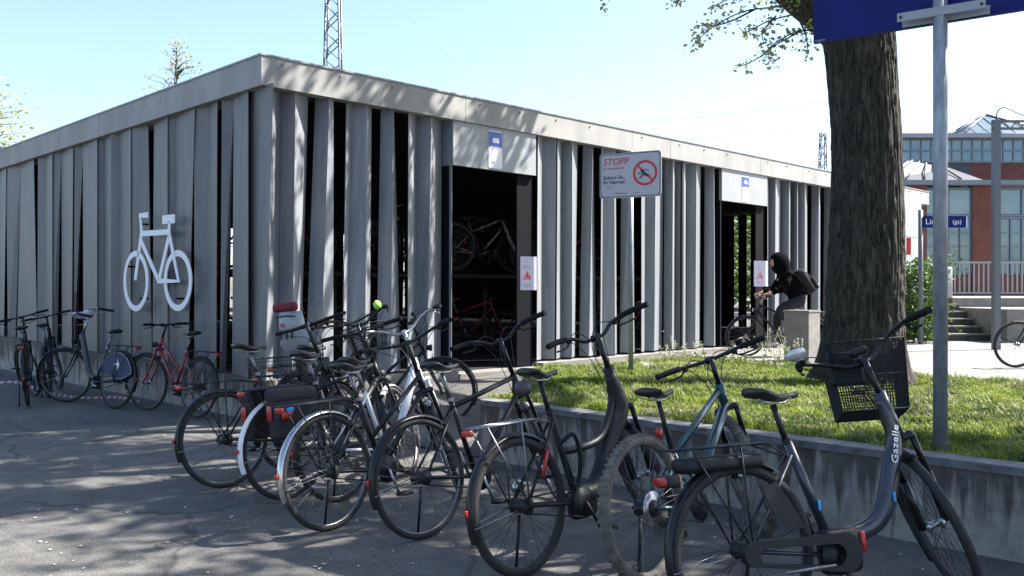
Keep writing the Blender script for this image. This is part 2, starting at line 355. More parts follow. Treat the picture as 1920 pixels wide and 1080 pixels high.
# lawn surface
def bed_poly():
    return [(-.27,7.62),(5.5,1.86),(9,3),(12,10.6),(5.9,11.25),(4.6,12.9),(3.5,14.9),(2.9,15.15),(.55,12.75),(.25,11.6),(.05,8.4)]
BP = bed_poly()
def inpoly(x, y, P):
    c = False; j = len(P)-1
    for i in range(len(P)):
        if (P[i][1] > y) != (P[j][1] > y) and x < (P[j][0]-P[i][0])*(y-P[i][1])/(P[j][1]-P[i][1])+P[i][0]: c = not c
        j = i
    return c
gb = MB(); st = .25; idx = {}
for i in range(-4, 52):
    for j in range(4, 64):
        cx, cy = (i+.5)*st, (j+.5)*st
        if not inpoly(cx, cy, BP) or wall_dist(cx, cy) < .1: continue
        fc = []
        for (a, b) in ((i,j),(i+1,j),(i+1,j+1),(i,j+1)):
            if (a,b) not in idx: idx[(a,b)] = len(gb.v); gb.v.append((a*st, b*st, bed_z(a*st, b*st)))
            fc.append(idx[(a,b)])
        gb.f.append(tuple(fc)); gb.sm.append(True); gb.mi.append(0)
o = gb.build('lawn_soil', M['soil']); tag(o, 'soil under the lawn', kind='structure')
# retaining wall
rw = empty('retaining_wall', (2.66, 4.66, 0)); tag(rw, 'low stained concrete retaining wall in front of the lawn', 'wall')
W0 = Vector((-.27, 7.59, 0)); WL = 8.2; DW = Vector((.70711,-.70711,0))
a = 0; segs = []
while a < WL: segs.append((a, min(WL, a+2.4))); a += 2.4
inv = Matrix.Translation((-2.66,-4.66,0))
for (a, b) in segs:
    m_ = MB(); p0 = W0+DW*(a+.004); p1 = W0+DW*(b-.004)
    v = []
    for z in (-.1, .45):
        for pp in (p0, p1, p1+E*.16, p0+E*.16): v.append(inv @ Vector((pp.x, pp.y, z)))
    m_.add(v, [(3,2,1,0),(4,5,6,7),(0,1,5,4),(1,2,6,5),(2,3,7,6),(3,0,4,7)]); m_.build('wall_section', M['wallconc'], rw)
    m_ = MB(); v = []
    for z in (.452, .497):
        for pp in (p0-E*.012, p1-E*.012, p1+E*.17, p0+E*.17): v.append(inv @ Vector((pp.x, pp.y, z)))
    m_.add(v, [(3,2,1,0),(4,5,6,7),(0,1,5,4),(1,2,6,5),(2,3,7,6),(3,0,4,7)]); m_.build('coping', M['coping'], rw)

# ------------------------------------------------------------------ bicycle parking building
ZT = 3.95; ZF = 3.63; ZP = .43
bl = empty('bicycle_parking_building', C0); tag(bl, 'long flat-roofed bicycle parking building of folded grey metal panels under a concrete fascia', 'building')
binv = Matrix.Translation(-C0)
def W(s, off, z, d=E, nrm=N): p = C0+d*s+nrm*off; return binv @ Vector((p.x, p.y, z))
RLEN = 19.0; LLEN = 21.0; NW = -E
def slab_box(mb, s0, s1, o0, o1, z0, z1, d=E, nrm=N, mi=0):
    v = [W(a, b, z, d, nrm) for z in (z0, z1) for (a, b) in ((s0,o0),(s1,o0),(s1,o1),(s0,o1))]
    mb.add(v, [(3,2,1,0),(4,5,6,7),(0,1,5,4),(1,2,6,5),(2,3,7,6),(3,0,4,7)], False, mi)
# roof
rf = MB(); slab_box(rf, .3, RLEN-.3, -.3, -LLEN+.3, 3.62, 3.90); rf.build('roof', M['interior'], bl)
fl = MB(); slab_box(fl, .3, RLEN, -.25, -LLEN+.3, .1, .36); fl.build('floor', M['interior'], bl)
# fascia panels
for k, (a, b) in enumerate([(0,2.95),(2.95,6.5),(6.5,7.55),(7.55,10.5),(10.5,12.2),(12.2,15.2),(15.2,RLEN)]):
    m_ = MB(); slab_box(m_, a+(.004 if k else 0), b-.004, 0, -.16, ZF, ZT)
    for q in range(int((b-a)/.75)):
        for zz in (.06, .26): pass
        c = W(a+.25+q*.75, .006, ZF+.25); m_.lathe([(0,.004),(.011,.003),(.013,-.004)], c, 8, 'y')
    m_.build('fascia_panel', M['fascia'], bl)
a = .16
for k in range(10):
    b = min(LLEN, a+2.2); m_ = MB(); slab_box(m_, (a+.004 if k else .162), b-.004, 0, -.16, ZF, ZT, L, NW); m_.build('fascia_panel', M['fascia'], bl); a = b
m_ = MB(); slab_box(m_, -.012, RLEN, .012, -.2, ZT+.002, ZT+.022); m_.build('roof_edge_trim', M['galv'], bl)
m_ = MB(); slab_box(m_, .202, LLEN, .012, -.2, ZT+.002, ZT+.022, L, NW); m_.build('roof_edge_trim', M['galv'], bl)
# rear walls are made of the same folded panels with gaps
def lamella(pts, zt, zb, d, nrm, mt, parent=bl, name='folded_panel', inner='darkinner'):
    # pts: (s_top, s_bottom, offset) polyline folded from 10 mm sheet
    m_ = MB(); n = len(pts); T = .007
    def inset(row):
        P = [Vector((a, o_)) for (a, o_) in row]; out = []
        for i in range(n):
            ns = []
            for (j, k) in ((i-1, i), (i, i+1)):
                if j >= 0 and k < n:
                    t = P[k]-P[j]; t = t.normalized() if t.length > 1e-6 else Vector((1,0)); ns.append(Vector((t.y, -t.x)) if pts[-1][0] > pts[0][0] else Vector((-t.y, t.x)))
            v = sum(ns, Vector((0,0))); v.normalize(); out.append(P[i]+v*T/max(.75, v.dot(ns[0])))
        return [(q.x, q.y) for q in out]
    tp = [(a, o_) for (a, b, o_) in pts]; bt = [(b, o_) for (a, b, o_) in pts]
    zz = lambda q: zb(q) if callable(zb) else zb
    f0t = [W(a, o_, zt, d, nrm) for (a, o_) in tp]; f0b = [W(a, o_, zz(a), d, nrm) for (a, o_) in bt]
    f1t = [W(a, o_, zt, d, nrm) for (a, o_) in inset(tp)]; f1b = [W(a, o_, zz(a), d, nrm) for (a, o_) in inset(bt)]
    for i in range(n-1):
        m_.add([f0b[i], f0b[i+1], f0t[i+1], f0t[i]], [(0,1,2),(0,2,3)], False, 0)
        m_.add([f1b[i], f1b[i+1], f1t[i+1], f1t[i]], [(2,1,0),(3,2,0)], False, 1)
        m_.add([f0b[i], f1b[i], f1b[i+1], f0b[i+1]], [(0,1,2,3)], False, 0)
    for i in (0, n-1): m_.add([f0b[i], f0t[i], f1t[i], f1b[i]], [(0,1,2,3)], False, 0)
    return m_.build(name, [mt, M[inner]], parent, fix=False)
c8 = lambda x: 440+x/1.8; c7 = lambda x: 820+x/2.25; c2 = lambda x: 1100+x/2.16
BK = -.24; FR = -.05
# each: list of (px top, px bottom, offset)
RP = [
 [(c8(125),c8(101),FR),(c8(155),c8(148),BK)],
 [(c8(155.5),c8(149),BK),(c8(205),c8(194),FR),(c8(248),c8(222),BK)],
 [(c8(272),c8(238),BK),(c8(320),c8(290),FR),(c8(334),c8(333),-.10)],
 [(c8(378),c8(365),-.12),(c8(398),c8(382),-.2),(c8(447),c8(440),FR),(c8(462),c8(456),-.18)],
 [(c8(493),c8(478),-.2),(c8(535),c8(527),FR),(c8(538),c8(560),-.17)],
 [(c8(588),c8(585),FR),(c8(617),c8(612),BK),(c8(664),c8(650),FR),(c8(680),c8(670),-.16),(c8(699),c8(695),-.22)],
 [(c8(700),c8(700),BK),(c8(733),c8(731),FR)],
 [(c7(425),c7(420),FR),(c7(446),c7(445),-.2),(c7(502),c7(492),FR)],
 [(c7(508),c7(502),FR),(c7(526),c7(524),-.2),(c7(569),c7(568),FR),(c7(592),c7(581),-.2)],
 [(c7(614),c7(598),-.22),(c7(656),c7(640),FR),(c7(658),c7(672),-.17)],
 [(c7(694),c7(688),FR),(c7(700),c7(694),-.16),(c7(746),c7(750),FR),(c7(752),c7(757),-.16)],
 [(c7(776),c7(770),-.22),(c7(818),c7(822),FR),(c7(826),c7(834),-.14)],
 [(c7(862),c7(862),FR),(c7(880),c7(878),-.18),(c7(922),c7(915),FR),(c7(955),c7(945),-.26)],
 [(c7(958),c7(955),-.22),(c7(995),c7(990),FR),(c7(1001),c7(998),-.12)],
 [(c7(1008),c7(1004),-.24),(c7(1036),c7(1034),FR)],
 [(c2(352),c2(352),-.22),(c2(394),c2(392),FR),(c2(404),c2(402),-.2)],
 [(c2(405),c2(403),-.2),(c2(445),c2(440),FR),(c2(462),c2(458),-.22)],
 [(c2(478),c2(474),-.22),(c2(515),c2(517),FR),(c2(517),c2(522),-.14)],
 [(c2(519),c2(524),-.24),(c2(544),c2(544),FR)],
 [(c2(733),c2(733),FR),(c2(736),c2(736),-.22),(c2(766),c2(762),FR),(c2(787),c2(783),-.22)],
 [(c2(789),c2(786),-.22),(c2(820),c2(818),FR),(c2(826),c2(824),-.16)],
 [(c2(826),c2(826),-.24),(c2(853),c2(853),FR),(c2(857),c2(858),-.2)],
 [(c2(857),c2(858),-.2),(c2(884),c2(884),FR),(c2(893),c2(893),-.2)],
 [(c2(911),c2(905),-.22),(c2(941),c2(938),FR),(c2(946),c2(945),-.18)],
 [(c2(962),c2(956),-.22),(c2(990),c2(985),FR),(c2(1003),c2(1000),-.22)],
]
for k, lp in enumerate(RP):
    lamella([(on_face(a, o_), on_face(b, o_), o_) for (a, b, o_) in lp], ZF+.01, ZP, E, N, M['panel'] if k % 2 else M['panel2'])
s = on_face(c2(1012), -.1)
while s < 17.0:
    wd = random.uniform(.3,.5); lamella([(s, s, -.22),(s+wd*.75, s+wd*.7, FR),(s+wd, s+wd*1.0, -.2)], ZF+.01, ZP, E, N, M['panel']); s += wd+random.uniform(.02,.25)
# left face
cl = lambda x: x/1.714
LP = [(-60,-22,-60,-25),(-22,0,-25,-6),(0,20,-5,12),(20,67,25,50),(67,108,55,119),(122,150,119.5,150),(150,168,150,168),(168,197,168,184),(197,235,199,230),(240,268,238,248),(266,312,268,312),
 (312,333,312,333),(333,357,333,357),(357,384,357,384),(384,420,384,420),(420,476,420,488),(495,538,490,538),(538,567,538,567),(567,626,567,603),(624,670,625,670),(670,698,670,694),(713,752,708,725),(751,797,746,797),(797,876,797,852)]
zb = lambda s: .45+.016*s
offs = [(-.12,-.05),(-.06,-.13),(-.10,-.04),(-.05,-.12)]
for k, (t0, t1, b0, b1) in enumerate(LP):
    oa, ob = offs[k % 4]
    if k == 13: oa, ob = -.02, -.10
    if k == 23: oa, ob = -.12, -.05
    P = [(on_face(cl(t0), oa, L, NW), on_face(cl(b0), oa, L, NW), oa), (on_face(cl(t1), ob, L, NW), on_face(cl(b1), ob, L, NW), ob)]
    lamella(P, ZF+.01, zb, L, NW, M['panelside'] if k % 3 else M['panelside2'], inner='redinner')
s = on_face(cl(-60), -.1, L, NW)+.02
while s < LLEN-.5:
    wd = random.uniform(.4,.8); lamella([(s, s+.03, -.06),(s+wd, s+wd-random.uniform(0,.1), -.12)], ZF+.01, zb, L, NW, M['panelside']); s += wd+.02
# far faces (seen only through the gaps)
s = .4
while s < RLEN-1:
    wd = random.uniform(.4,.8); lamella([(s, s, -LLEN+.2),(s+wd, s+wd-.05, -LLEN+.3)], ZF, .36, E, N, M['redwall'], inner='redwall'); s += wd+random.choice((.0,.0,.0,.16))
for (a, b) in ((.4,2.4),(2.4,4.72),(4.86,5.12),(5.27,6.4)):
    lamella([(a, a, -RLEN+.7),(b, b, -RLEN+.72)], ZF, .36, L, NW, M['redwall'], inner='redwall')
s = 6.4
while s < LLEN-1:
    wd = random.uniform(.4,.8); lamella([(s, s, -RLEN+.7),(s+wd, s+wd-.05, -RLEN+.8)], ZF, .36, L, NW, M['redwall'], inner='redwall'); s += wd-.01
# concrete base along the left face, kerb along the front
for k in range(8):
    m_ = MB(); a = .02+k*2.6; b = min(LLEN, a+2.59)
    v = [W(s_, o_, z_, L, NW) for (s_, o_, z_) in ((a,-.035,-.1),(b,-.035,-.1),(b,-.3,-.1),(a,-.3,-.1),(a,-.035,zb(a)-.005),(b,-.035,zb(b)-.005),(b,-.3,zb(b)-.005),(a,-.3,zb(a)-.005))]
    m_.add(v, [(3,2,1,0),(4,5,6,7),(0,1,5,4),(1,2,6,5),(2,3,7,6),(3,0,4,7)]); m_.build('base_section', M['wallconc'], bl)
sD1a = on_face(848, -.05); sD1b = on_face(1003, -.05); sD2a = on_face(1352, -.05); sD2b = on_face(1437, -.05)
def kerb(a, b, z1):
    k = a
    while k < b-.05:
        e = min(b, k+2.0); m_ = MB(); slab_box(m_, k+.003, e-.003, .10, -.28, .0, z1); m_.build('kerbstone', M['kerb'], bl); k = e
kerb(.3, sD1a-.02, .40); kerb(sD1b+.01, sD2a-.01, .40); kerb(sD2b+.01, 17.0, .38)
m_ = MB(); slab_box(m_, sD1a, sD1b, .10, -.3, 0, .345); m_.build('threshold', M['kerb'], bl)
m_ = MB(); slab_box(m_, sD2a, sD2b, .10, -.3, 0, .315); m_.build('threshold', M['kerb'], bl)
for (a, b) in ((sD1a, sD1b), (sD2a, sD2b)):
    m_ = MB(); slab_box(m_, a, b, -.03, -.09, 3.05, ZF-.003); m_.build('lintel_panel', M['lintel'], bl)
    m_ = MB(); slab_box(m_, a-.02, a+.03, -.1, -.5, .36, 3.045); slab_box(m_, b-.31, b+.0, -.10, -.14, .36, 3.045)
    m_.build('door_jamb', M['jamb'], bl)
# end wall of pale concrete at the far end
m_ = MB(); slab_box(m_, 17.05, 18.4, .03, -.25, 2.75, ZF-.004); m_.build('end_wall_panel', M['lintel'], bl)
m_ = MB(); slab_box(m_, 17.05, 18.4, .03, -.25, .2, 2.74); m_.build('end_wall_panel', M['lintel'], bl)
# rows of inner columns and rack structure
for s_ in (5, 9.5, 14):
    for o_ in (-3.4, -8.5): m_ = MB(); slab_box(m_, s_, s_+.14, o_, o_-.14, .36, 3.62); m_.build('column', M['rack'], bl)

# ------------------------------------------------------------------ bicycles
def saddle_mesh(mb, c, tilt=0, lng=.26, wid=.085):
    n = 14; secs = 9; v = []
    for i in range(secs):
        t = i/(secs-1); x = -lng*.48+lng*t
        w_ = wid*(1-.80*min(1, max(0, (t-.12)/.55))**1.1) if t > .12 else wid*(.72+.28*t/.12)
        if i == 0: w_ *= .75
        if i == secs-1: w_ *= .7
        h = .035*(1-.35*t); zt = .012*math.cos(t*math.pi*1.6)+.012*(1-t)
        for k in range(n):
            a = 2*math.pi*k/n; yy = w_*math.cos(a); zz = math.sin(a)
            zz = zz*h*.45 if zz > 0 else zz*h*.9*(1 if abs(math.cos(a)) > .55 else .55)
            v.append((c[0]+x, c[1]+yy, c[2]+zt+zz+x*tilt))
    f = []
    for i in range(secs-1):
        for k in range(n): k2 = (k+1) % n; f.append((i*n+k, i*n+k2, (i+1)*n+k2, (i+1)*n+k))
    f.append(tuple(range(n))); f.append(tuple((secs-1)*n+k for k in range(n)))
    mb.add(v, f, True)

WHEELS = {}
def wheel_meshes(Rw, tr, knobby, spk, seg):
    key = (Rw, tr, knobby, spk, seg)
    if key in WHEELS: return WHEELS[key]
    ty = MB(); rc = Rw-tr
    ty.lathe([(rc+tr*math.cos(a), tr*.95*math.sin(a)) for a in [2*math.pi*i/10 for i in range(10)]], (0,0,0), seg, 'y', closed=True)
    if knobby:
        for i in range(66):
            a = 2*math.pi*i/66
            for (yo, ra) in ((-.6, .82), (0, 1.0), (.6, .82)):
                aa = a+(.02 if yo == 0 else 0)
                mt = Matrix.Rotation(-aa, 4, 'Y') @ Matrix.Translation((rc+tr*ra-.001, yo*tr*1.15, 0))
                ty.box((-.003,-.006,-.007),(.0035,.006,.007), 0, mt)
    rm = MB(); r0 = rc-tr*.55
    rm.lathe([(r0+.012, .011),(r0+.012,-.011),(r0-.002,-.011),(r0-.011,-.005),(r0-.011,.005),(r0-.002,.011)], (0,0,0), seg, 'y', closed=True)
    sp = MB(); ns = spk
    for i in range(ns):
        side = .028 if i % 2 else -.028; a = 2*math.pi*i/ns; b = a+(.85 if (i//2) % 2 else -.85)
        sp.tube([(.026*math.cos(b), side, .026*math.sin(b)), (r0*math.cos(a), 0, r0*math.sin(a))], .0013, 3, cap=False)
    sp.tube([(.0,0,r0-.01),(0,0,r0-.045)], .003, 4)
    WHEELS[key] = (ty, rm, sp); return WHEELS[key]
HUB = {}
def make_bike(name, label, loc, theta, lean=7, steer=0, frame='diamond', fc='black', Rw=.345, tr=.019, rimc='rim', knobby=False, bars='city', barc='black', barh=1.10,
              guard='black', rack=None, light=True, saddle='leather', sh=.96, wb=1.08, forkc=None, chaincase=False, susp=False, detail=2, postc='rim', group=None,
              front=True, kick=True, pitch=0, stemc=None, tyre='rubber', roll=None, seatx=None, gripc='grip'):
    root = empty(name, loc, (-R(lean), R(pitch), R(90-theta)))
    tag(root, label, 'bicycle', group)
    rh = Vector((0,0,Rw)); fh = Vector((wb,0,Rw)); seg = 56 if detail >= 2 else 32
    BB = Vector((.45,0,.29)); ax = Vector((-.36,0,.933)); crown = Vector((wb-.19,0,Rw+.40)); ht = crown+ax*(.15 if frame != 'thick' else .2)
    SM = Matrix.Translation(crown) @ Matrix.Rotation(R(steer), 4, ax) @ Matrix.Translation(-crown)   # + is left
    sv = lambda o_: setattr(o_, 'matrix_local', SM)
    fcol = M[fc]; fk = M[forkc or fc]
    # wheels
    for which, hp in (('rear', rh), ('front', fh)):
        if which == 'front' and not front: continue
        hb = MB(); hb.lathe([(.008,-.06),(.012,-.05),(.03,-.034),(.03,-.026),(.017,-.022),(.017,.022),(.03,.026),(.03,.034),(.012,.05),(.008,.06)] if which == 'front' else
                            [(.008,-.07),(.014,-.065),(.042,-.06),(.042,-.05),(.035,-.034),(.035,.034),(.04,.04),(.014,.05),(.008,.07)], hp, 16, 'y')
        h_ = hb.build('wheel', M['silver' if which == 'front' else 'darkgrey'], root)
        ty, rm, sp = wheel_meshes(Rw, tr, knobby, 32 if detail >= 2 else 24, seg)
        key = (Rw, tr, knobby, seg, which, wb)
        kids = []
        for nm, mb_, mt in (('tyre', ty, M[tyre]), ('rim', rm, M[rimc]), ('spokes', sp, M['steel'] if rimc != 'rimblack' else M['darkgrey'])):
            kk = (key, nm, mt.name)
            if kk not in HUB:
                c = mb_.build(nm, mt, h_); HUB[kk] = c.data
            else:
                c = bpy.data.objects.new(nm, HUB[kk]); COL.objects.link(c); c.parent = h_
            c.location = hp
        if which == 'front': sv(h_)
    # frame
    f = MB(); stop = Vector((.29,0,sh-.20)); T = lambda a, b, r_, n=10: f.tube([a, b], r_, n)
    if frame == 'diamond':
        tt = crown+ax*.13; dt = crown+ax*.03
        T(BB, stop, .016); T(tt, stop-Vector((0,0,.05)), .017); T(dt, BB, .020); T(crown-ax*.01, ht, .022)
    elif frame == 'mtb':
        stop = Vector((.31,0,sh-.30)); tt = crown+ax*.12; dt = crown+ax*.02
        T(BB, stop, .018); f.tube([tt, stop-Vector((0,0,.03))], .021, 10, flat=.8); f.tube([dt, BB], .029, 12); T(crown-ax*.01, ht, .026)
    elif frame == 'mixte':
        T(BB, stop, .016); T(crown-ax*.01, ht, .021); T(crown+ax*.02, BB, .019)
        T(crown+ax*.11, BB+(stop-BB)*.45, .016)
    elif frame == 'low':
        T(BB, stop, .017); T(crown-ax*.01, ht+ax*.03, .024)
        f.tube(smooth_path([ht-ax*.02, ht+Vector((-.07,0,-.16)), BB+Vector((.17,0,.13)), BB+Vector((.02,0,.05))]), .034, 12)
    elif frame == 'lowtwin':
        T(BB, stop, .016); T(crown-ax*.01, ht, .021)
        f.tube(smooth_path([crown+ax*.01, BB+Vector((.2,0,.19)), BB]), .018, 10)
        f.tube(smooth_path([crown+ax*.11, BB+Vector((.13,0,.27)), BB+(stop-BB)*.28]), .016, 10)
    elif frame == 'ebike':        # wide swan-neck tube that ends in a motor box
        f.tube([BB+Vector((-.0,0,.06)), stop+Vector((-.0,0,0))], .021, 12); f.tube([crown-ax*.02, ht+ax*.08], .030, 14)
        pth = smooth_path([ht+ax*.05, crown+Vector((-.03,0,.0)), Vector((.855,0,.62)), Vector((.795,0,.47)), Vector((.70,0,.385)), Vector((.56,0,.36)), BB+Vector((-.04,0,.08))], 6)
        nP = len(pth); f.tube(pth, [.034+.014*math.sin(math.pi*min(1, i/(nP*.85))) for i in range(nP)], 14, flat=.72)
    elif frame == 'thick':        # slab-like down tube holding the battery
        T(BB, stop, .019); f.tube([crown-ax*.02, ht+ax*.06], .032, 14)
        pth = [ht+ax*.02, crown+Vector((-.03,0,.02)), crown+Vector((-.08,0,-.08)), crown+Vector((-.19,0,-.26)), crown+Vector((-.32,0,-.42)), BB+Vector((.05,0,.02))]
        f.tube(smooth_path(pth, 4), [.038]*2+[.048,.056]+[.062]*16+[.055], 14, flat=.9)
        f.tube(smooth_path([ht-ax*.06, crown+Vector((-.22,0,-.14)), BB+(stop-BB)*.55]), .021, 12)
    for y in (-.055, .055):
        f.tube([BB+Vector((-.03,y*.5,0)), rh+Vector((0,y,0))], .010, 8); f.tube([stop+Vector((0,y*.3,-.06)), rh+Vector((0,y,0))], .008, 8)
    f.lathe([(.0,-.038),(.024,-.036),(.024,.036),(0,.038)], BB, 14, 'y')
    fr = f.build('frame', fcol, root)
    # seat post and saddle
    m_ = MB(); top = stop+Vector((-(sh-.03-stop.z)*.31,0,sh-.04-stop.z)); m_.tube([stop-Vector((0,0,.02)), top], .0135, 10); m_.lathe([(.021,-.012),(.021,.012)], stop, 12, 'z')
    m_.build('seat_post', M[postc], root)
    m_ = MB(); sc = Vector((top.x+.0,0,sh)); saddle_mesh(m_, sc); sa = m_.build('saddle', M[saddle], root)
    m_ = MB()
    for y in (-.022,.022): m_.tube([sc+Vector((-.10,y*1.4,-.012)), sc+Vector((-.04,y,-.034)), sc+Vector((.04,y,-.034)), sc+Vector((.10,y*.5,-.01))], .0035, 6)
    m_.build('saddle_rails', M['silver'], sa)
    # fork
    m_ = MB()
    for y in (-.052, .052):
        if susp:
            a0 = crown+Vector((-.0,y*1.15,-.0)); a1 = fh+Vector((0,y*1.15,0)); md = a0.lerp(a1, .45)
            m_.tube([a0, md], .015, 10); m_.tube([md, a1], .021, 10)
        else:
            m_.tube(smooth_path([crown+Vector((0,y*.8,0)), crown.lerp(fh,.5)+Vector((-.018,y,0)), fh+Vector((0,y,0))], 5), [.014]*6+[.011]*5, 8)
    m_.rbox(crown+Vector((0,0,-.005)), (.045,.13,.035), .012)
    sv(m_.build('fork', fk, root))
    # stem + handlebar
    bc = ht+ax*((barh-ht.z)/ax.z)+Vector((.05,0,0))
    m_ = MB(); m_.tube([ht-ax*.01, bc-Vector((.05,0,0))-ax*.0], .0145, 10); m_.tube([bc-Vector((.055,0,.003)), bc], .017, 10); m_.lathe([(.02,-.022),(.02,.022)], bc, 12, 'y')
    sv(m_.build('stem', M[stemc or barc], root))
    hb = MB(); half = {}
    for sg in (-1, 1):
        if bars == 'flat': P = [bc, bc+Vector((0,sg*.1,.005)), bc+Vector((-.03,sg*.2,.012)), bc+Vector((-.055,sg*.33,.012))]; gi = .40
        elif bars == 'rise': P = [bc, bc+Vector((.01,sg*.06,.002)), bc+Vector((.0,sg*.13,.045)), bc+Vector((-.06,sg*.22,.055)), bc+Vector((-.15,sg*.32,.045))]; gi = .38
        elif bars == 'cruise': P = [bc, bc+Vector((.03,sg*.06,.01)), bc+Vector((.06,sg*.15,.07)), bc+Vector((.0,sg*.25,.10)), bc+Vector((-.10,sg*.29,.085)), bc+Vector((-.24,sg*.30,.06))]; gi = .3
        elif bars == 'butterfly': P = [bc, bc+Vector((.0,sg*.10,.0)), bc+Vector((-.03,sg*.22,.0)), bc+Vector((.0,sg*.29,.01)), bc+Vector((.10,sg*.27,.03)), bc+Vector((.17,sg*.18,.04)), bc+Vector((.15,sg*.07,.04))]; gi = .45
        else: P = [bc, bc+Vector((.03,sg*.08,.01)), bc+Vector((.02,sg*.19,.035)), bc+Vector((-.08,sg*.27,.04)), bc+Vector((-.20,sg*.31,.025))]; gi = .35
        sp_ = smooth_path(P, 6); half[sg] = (sp_, gi); hb.tube(sp_, .011, 8)
    hbo = hb.build('handlebar', M[barc], root); sv(hbo)
    for sg in (-1, 1):
        sp_, gi = half[sg]; n0 = int(len(sp_)*(1-gi)); g_ = sp_[n0:] if bars != 'butterfly' else sp_
        m_ = MB(); m_.tube(g_, .0165 if bars != 'butterfly' else .014, 10); m_.build('grip', M[gripc], hbo)
        if bars != 'butterfly':
            a0 = sp_[n0]; d = (sp_[-1]-a0).normalized(); fw = Vector((.6,0,-.55))
            m_ = MB(); m_.rbox(a0-d*.03+fw*.025, (.032,.03,.03), .008)
            m_.tube(smooth_path([a0-d*.03+fw*.03, a0+d*.01+fw*.075, a0+d*.11+fw*.075], 4), .0055, 6); m_.build('brake_lever', M['silver' if barc == 'silver' else 'satin'], hbo)
    # cables
    if detail >= 2:
        m_ = MB()
        for sg in (-1, 1):
            sp_, gi = half[sg]; a0 = sp_[int(len(sp_)*(1-gi))-1]
            inv_ = SM.inverted(); tgt = inv_ @ (crown+Vector((-.03,sg*.02,-.02)))
            m_.tube(smooth_path([a0+Vector((.03,0,-.01)), a0+Vector((.12,-sg*.06,-.03)), bc+Vector((.09,sg*.05,-.12)), tgt], 6), .0028, 5)
            m_.tube(smooth_path([a0+Vector((.03,0,-.01)), a0+Vector((.09,-sg*.10,.02)), bc+Vector((.10,-sg*.02,-.09)), crown+Vector((.02,sg*.04,0))], 6), .0028, 5)
        sv(m_.build('brake_cables', M['satin'], root))
    # crank
    m_ = MB(); m_.lathe([(.0,-.05),(.085,-.048),(.085,-.044),(0,-.042)], BB, 28, 'y')
    m_.build('chainring', M['darkgrey'], root)
    ca = R(random.choice((20,-25,65,-70,100)) if roll is None else roll)
    for sg in (-1, 1):
        d = Vector((math.cos(ca),0,math.sin(ca)))*sg; m_ = MB()
        m_.tube([BB+Vector((0,-.062*1,0))*(1 if sg > 0 else -1), BB+d*.17+Vector((0,-.075 if sg > 0 else .075,0))], .0095, 6, up=(0,1,0))
        cr_ = m_.build('crank', M['silver' if detail and rimc == 'rim' else 'satin'], root)
        m_ = MB(); y = -.125 if sg > 0 else .125; m_.rbox(BB+d*.17+Vector((0,y,0)), (.085,.075,.022), .006); m_.build('pedal', M['satin'], cr_)
    if not chaincase:
        m_ = MB()
        for z in (.082, -.078): m_.tube([BB+Vector((.0,-.046,z)), rh+Vector((0,-.046,z*.48))], .0045, 4)
        m_.build('chain', M['darkgrey'], root)
    elif chaincase == 'plain':
        m_ = MB(); pts = []
        for i in range(9): a = math.pi/2-math.pi*i/8; pts.append((BB.x+.105*math.cos(a), BB.z+.105*math.sin(a)))
        for i in range(7): a = -math.pi/2-math.pi*i/6; pts.append((rh.x+.05*math.cos(a), rh.z+.05*math.sin(a)))
        m_.prism(pts, -.062, -.04, 'y'); m_.build('chain_case', M['satin'], root)
    # mudguards
    def arc(hp, a0, a1, wd=.026, rr=None):
        m_ = MB(); r0 = (rr or Rw+.018); n = 18; v = []
        for i in range(n+1):
            a = R(a0+(a1-a0)*i/n)
            for (yo, dr) in ((-wd,-.012),(-wd*.6,-.001),(0,.003),(wd*.6,-.001),(wd,-.012)): v.append((hp.x+(r0+dr)*math.cos(a), yo, hp.z+(r0+dr)*math.sin(a)))
            for (yo, dr) in ((wd,-.014),(wd*.6,-.003),(0,.001),(-wd*.6,-.003),(-wd,-.014)): v.append((hp.x+(r0+dr)*math.cos(a), yo, hp.z+(r0+dr)*math.sin(a)))
        fcs = [(i*10+k, i*10+(k+1) % 10, (i+1)*10+(k+1) % 10, (i+1)*10+k) for i in range(n) for k in range(10)]
        m_.add(v, fcs, True); return m_
    if guard:
        m_ = arc(rh, 55, 200)
        rg = m_.build('rear_mudguard', M[guard], root)
        s_ = MB()
        for y in (-.03,.03):
            a = R(188); s_.tube([rh+Vector((0,y*1.7,0)), rh+Vector(((Rw+.012)*math.cos(a), y, (Rw+.012)*math.sin(a)))], .0022, 5)
        s_.build('mudguard_stay', M['silver'], rg)
        if front:
            m_ = arc(fh, -25, 128); fg = m_.build('front_mudguard', M[guard], root); sv(fg)
            s_ = MB()
            for y in (-.03,.03): 
                for aa in (-18, 145):
                    a = R(aa if aa < 0 else 175)
                    if aa > 0: continue
                    s_.tube([fh+Vector((0,y*1.6,0)), fh+Vector(((Rw+.012)*math.cos(a), y, (Rw+.012)*math.sin(a)))], .0022, 5)
            s_.build('mudguard_stay', M['silver'], fg)
    # rack
    if rack:
        zr = Rw*2+.07; rm_ = MB(); mt = M[rack]
        x0, x1 = -.30, .12
        for y in (-.06, .06, -.02, .02): rm_.tube([(x0,y,zr),(x1,y,zr+.005)], .0048, 6)
        for x in (x0, -.18, -.05, x1): rm_.tube([(x,-.06,zr),(x,.06,zr)], .0048, 6)
        for y in (-.06, .06):
            rm_.tube([(-.24,y,zr),(0,y*1.15,Rw)], .0048, 6); rm_.tube([(.0,y,zr),(0,y*1.15,Rw)], .0048, 6)
            rm_.tube([(x1,y,zr+.005),(stop.x-.02,y*.3,stop.z-.06)], .004, 6)
        rm_.build('rear_rack', mt, root)
        if light:
            m_ = MB(); m_.rbox(Vector((x0-.02,0,zr-.02)), (.022,.065,.03), .006); m_.build('rear_light', M['reflector'], root)
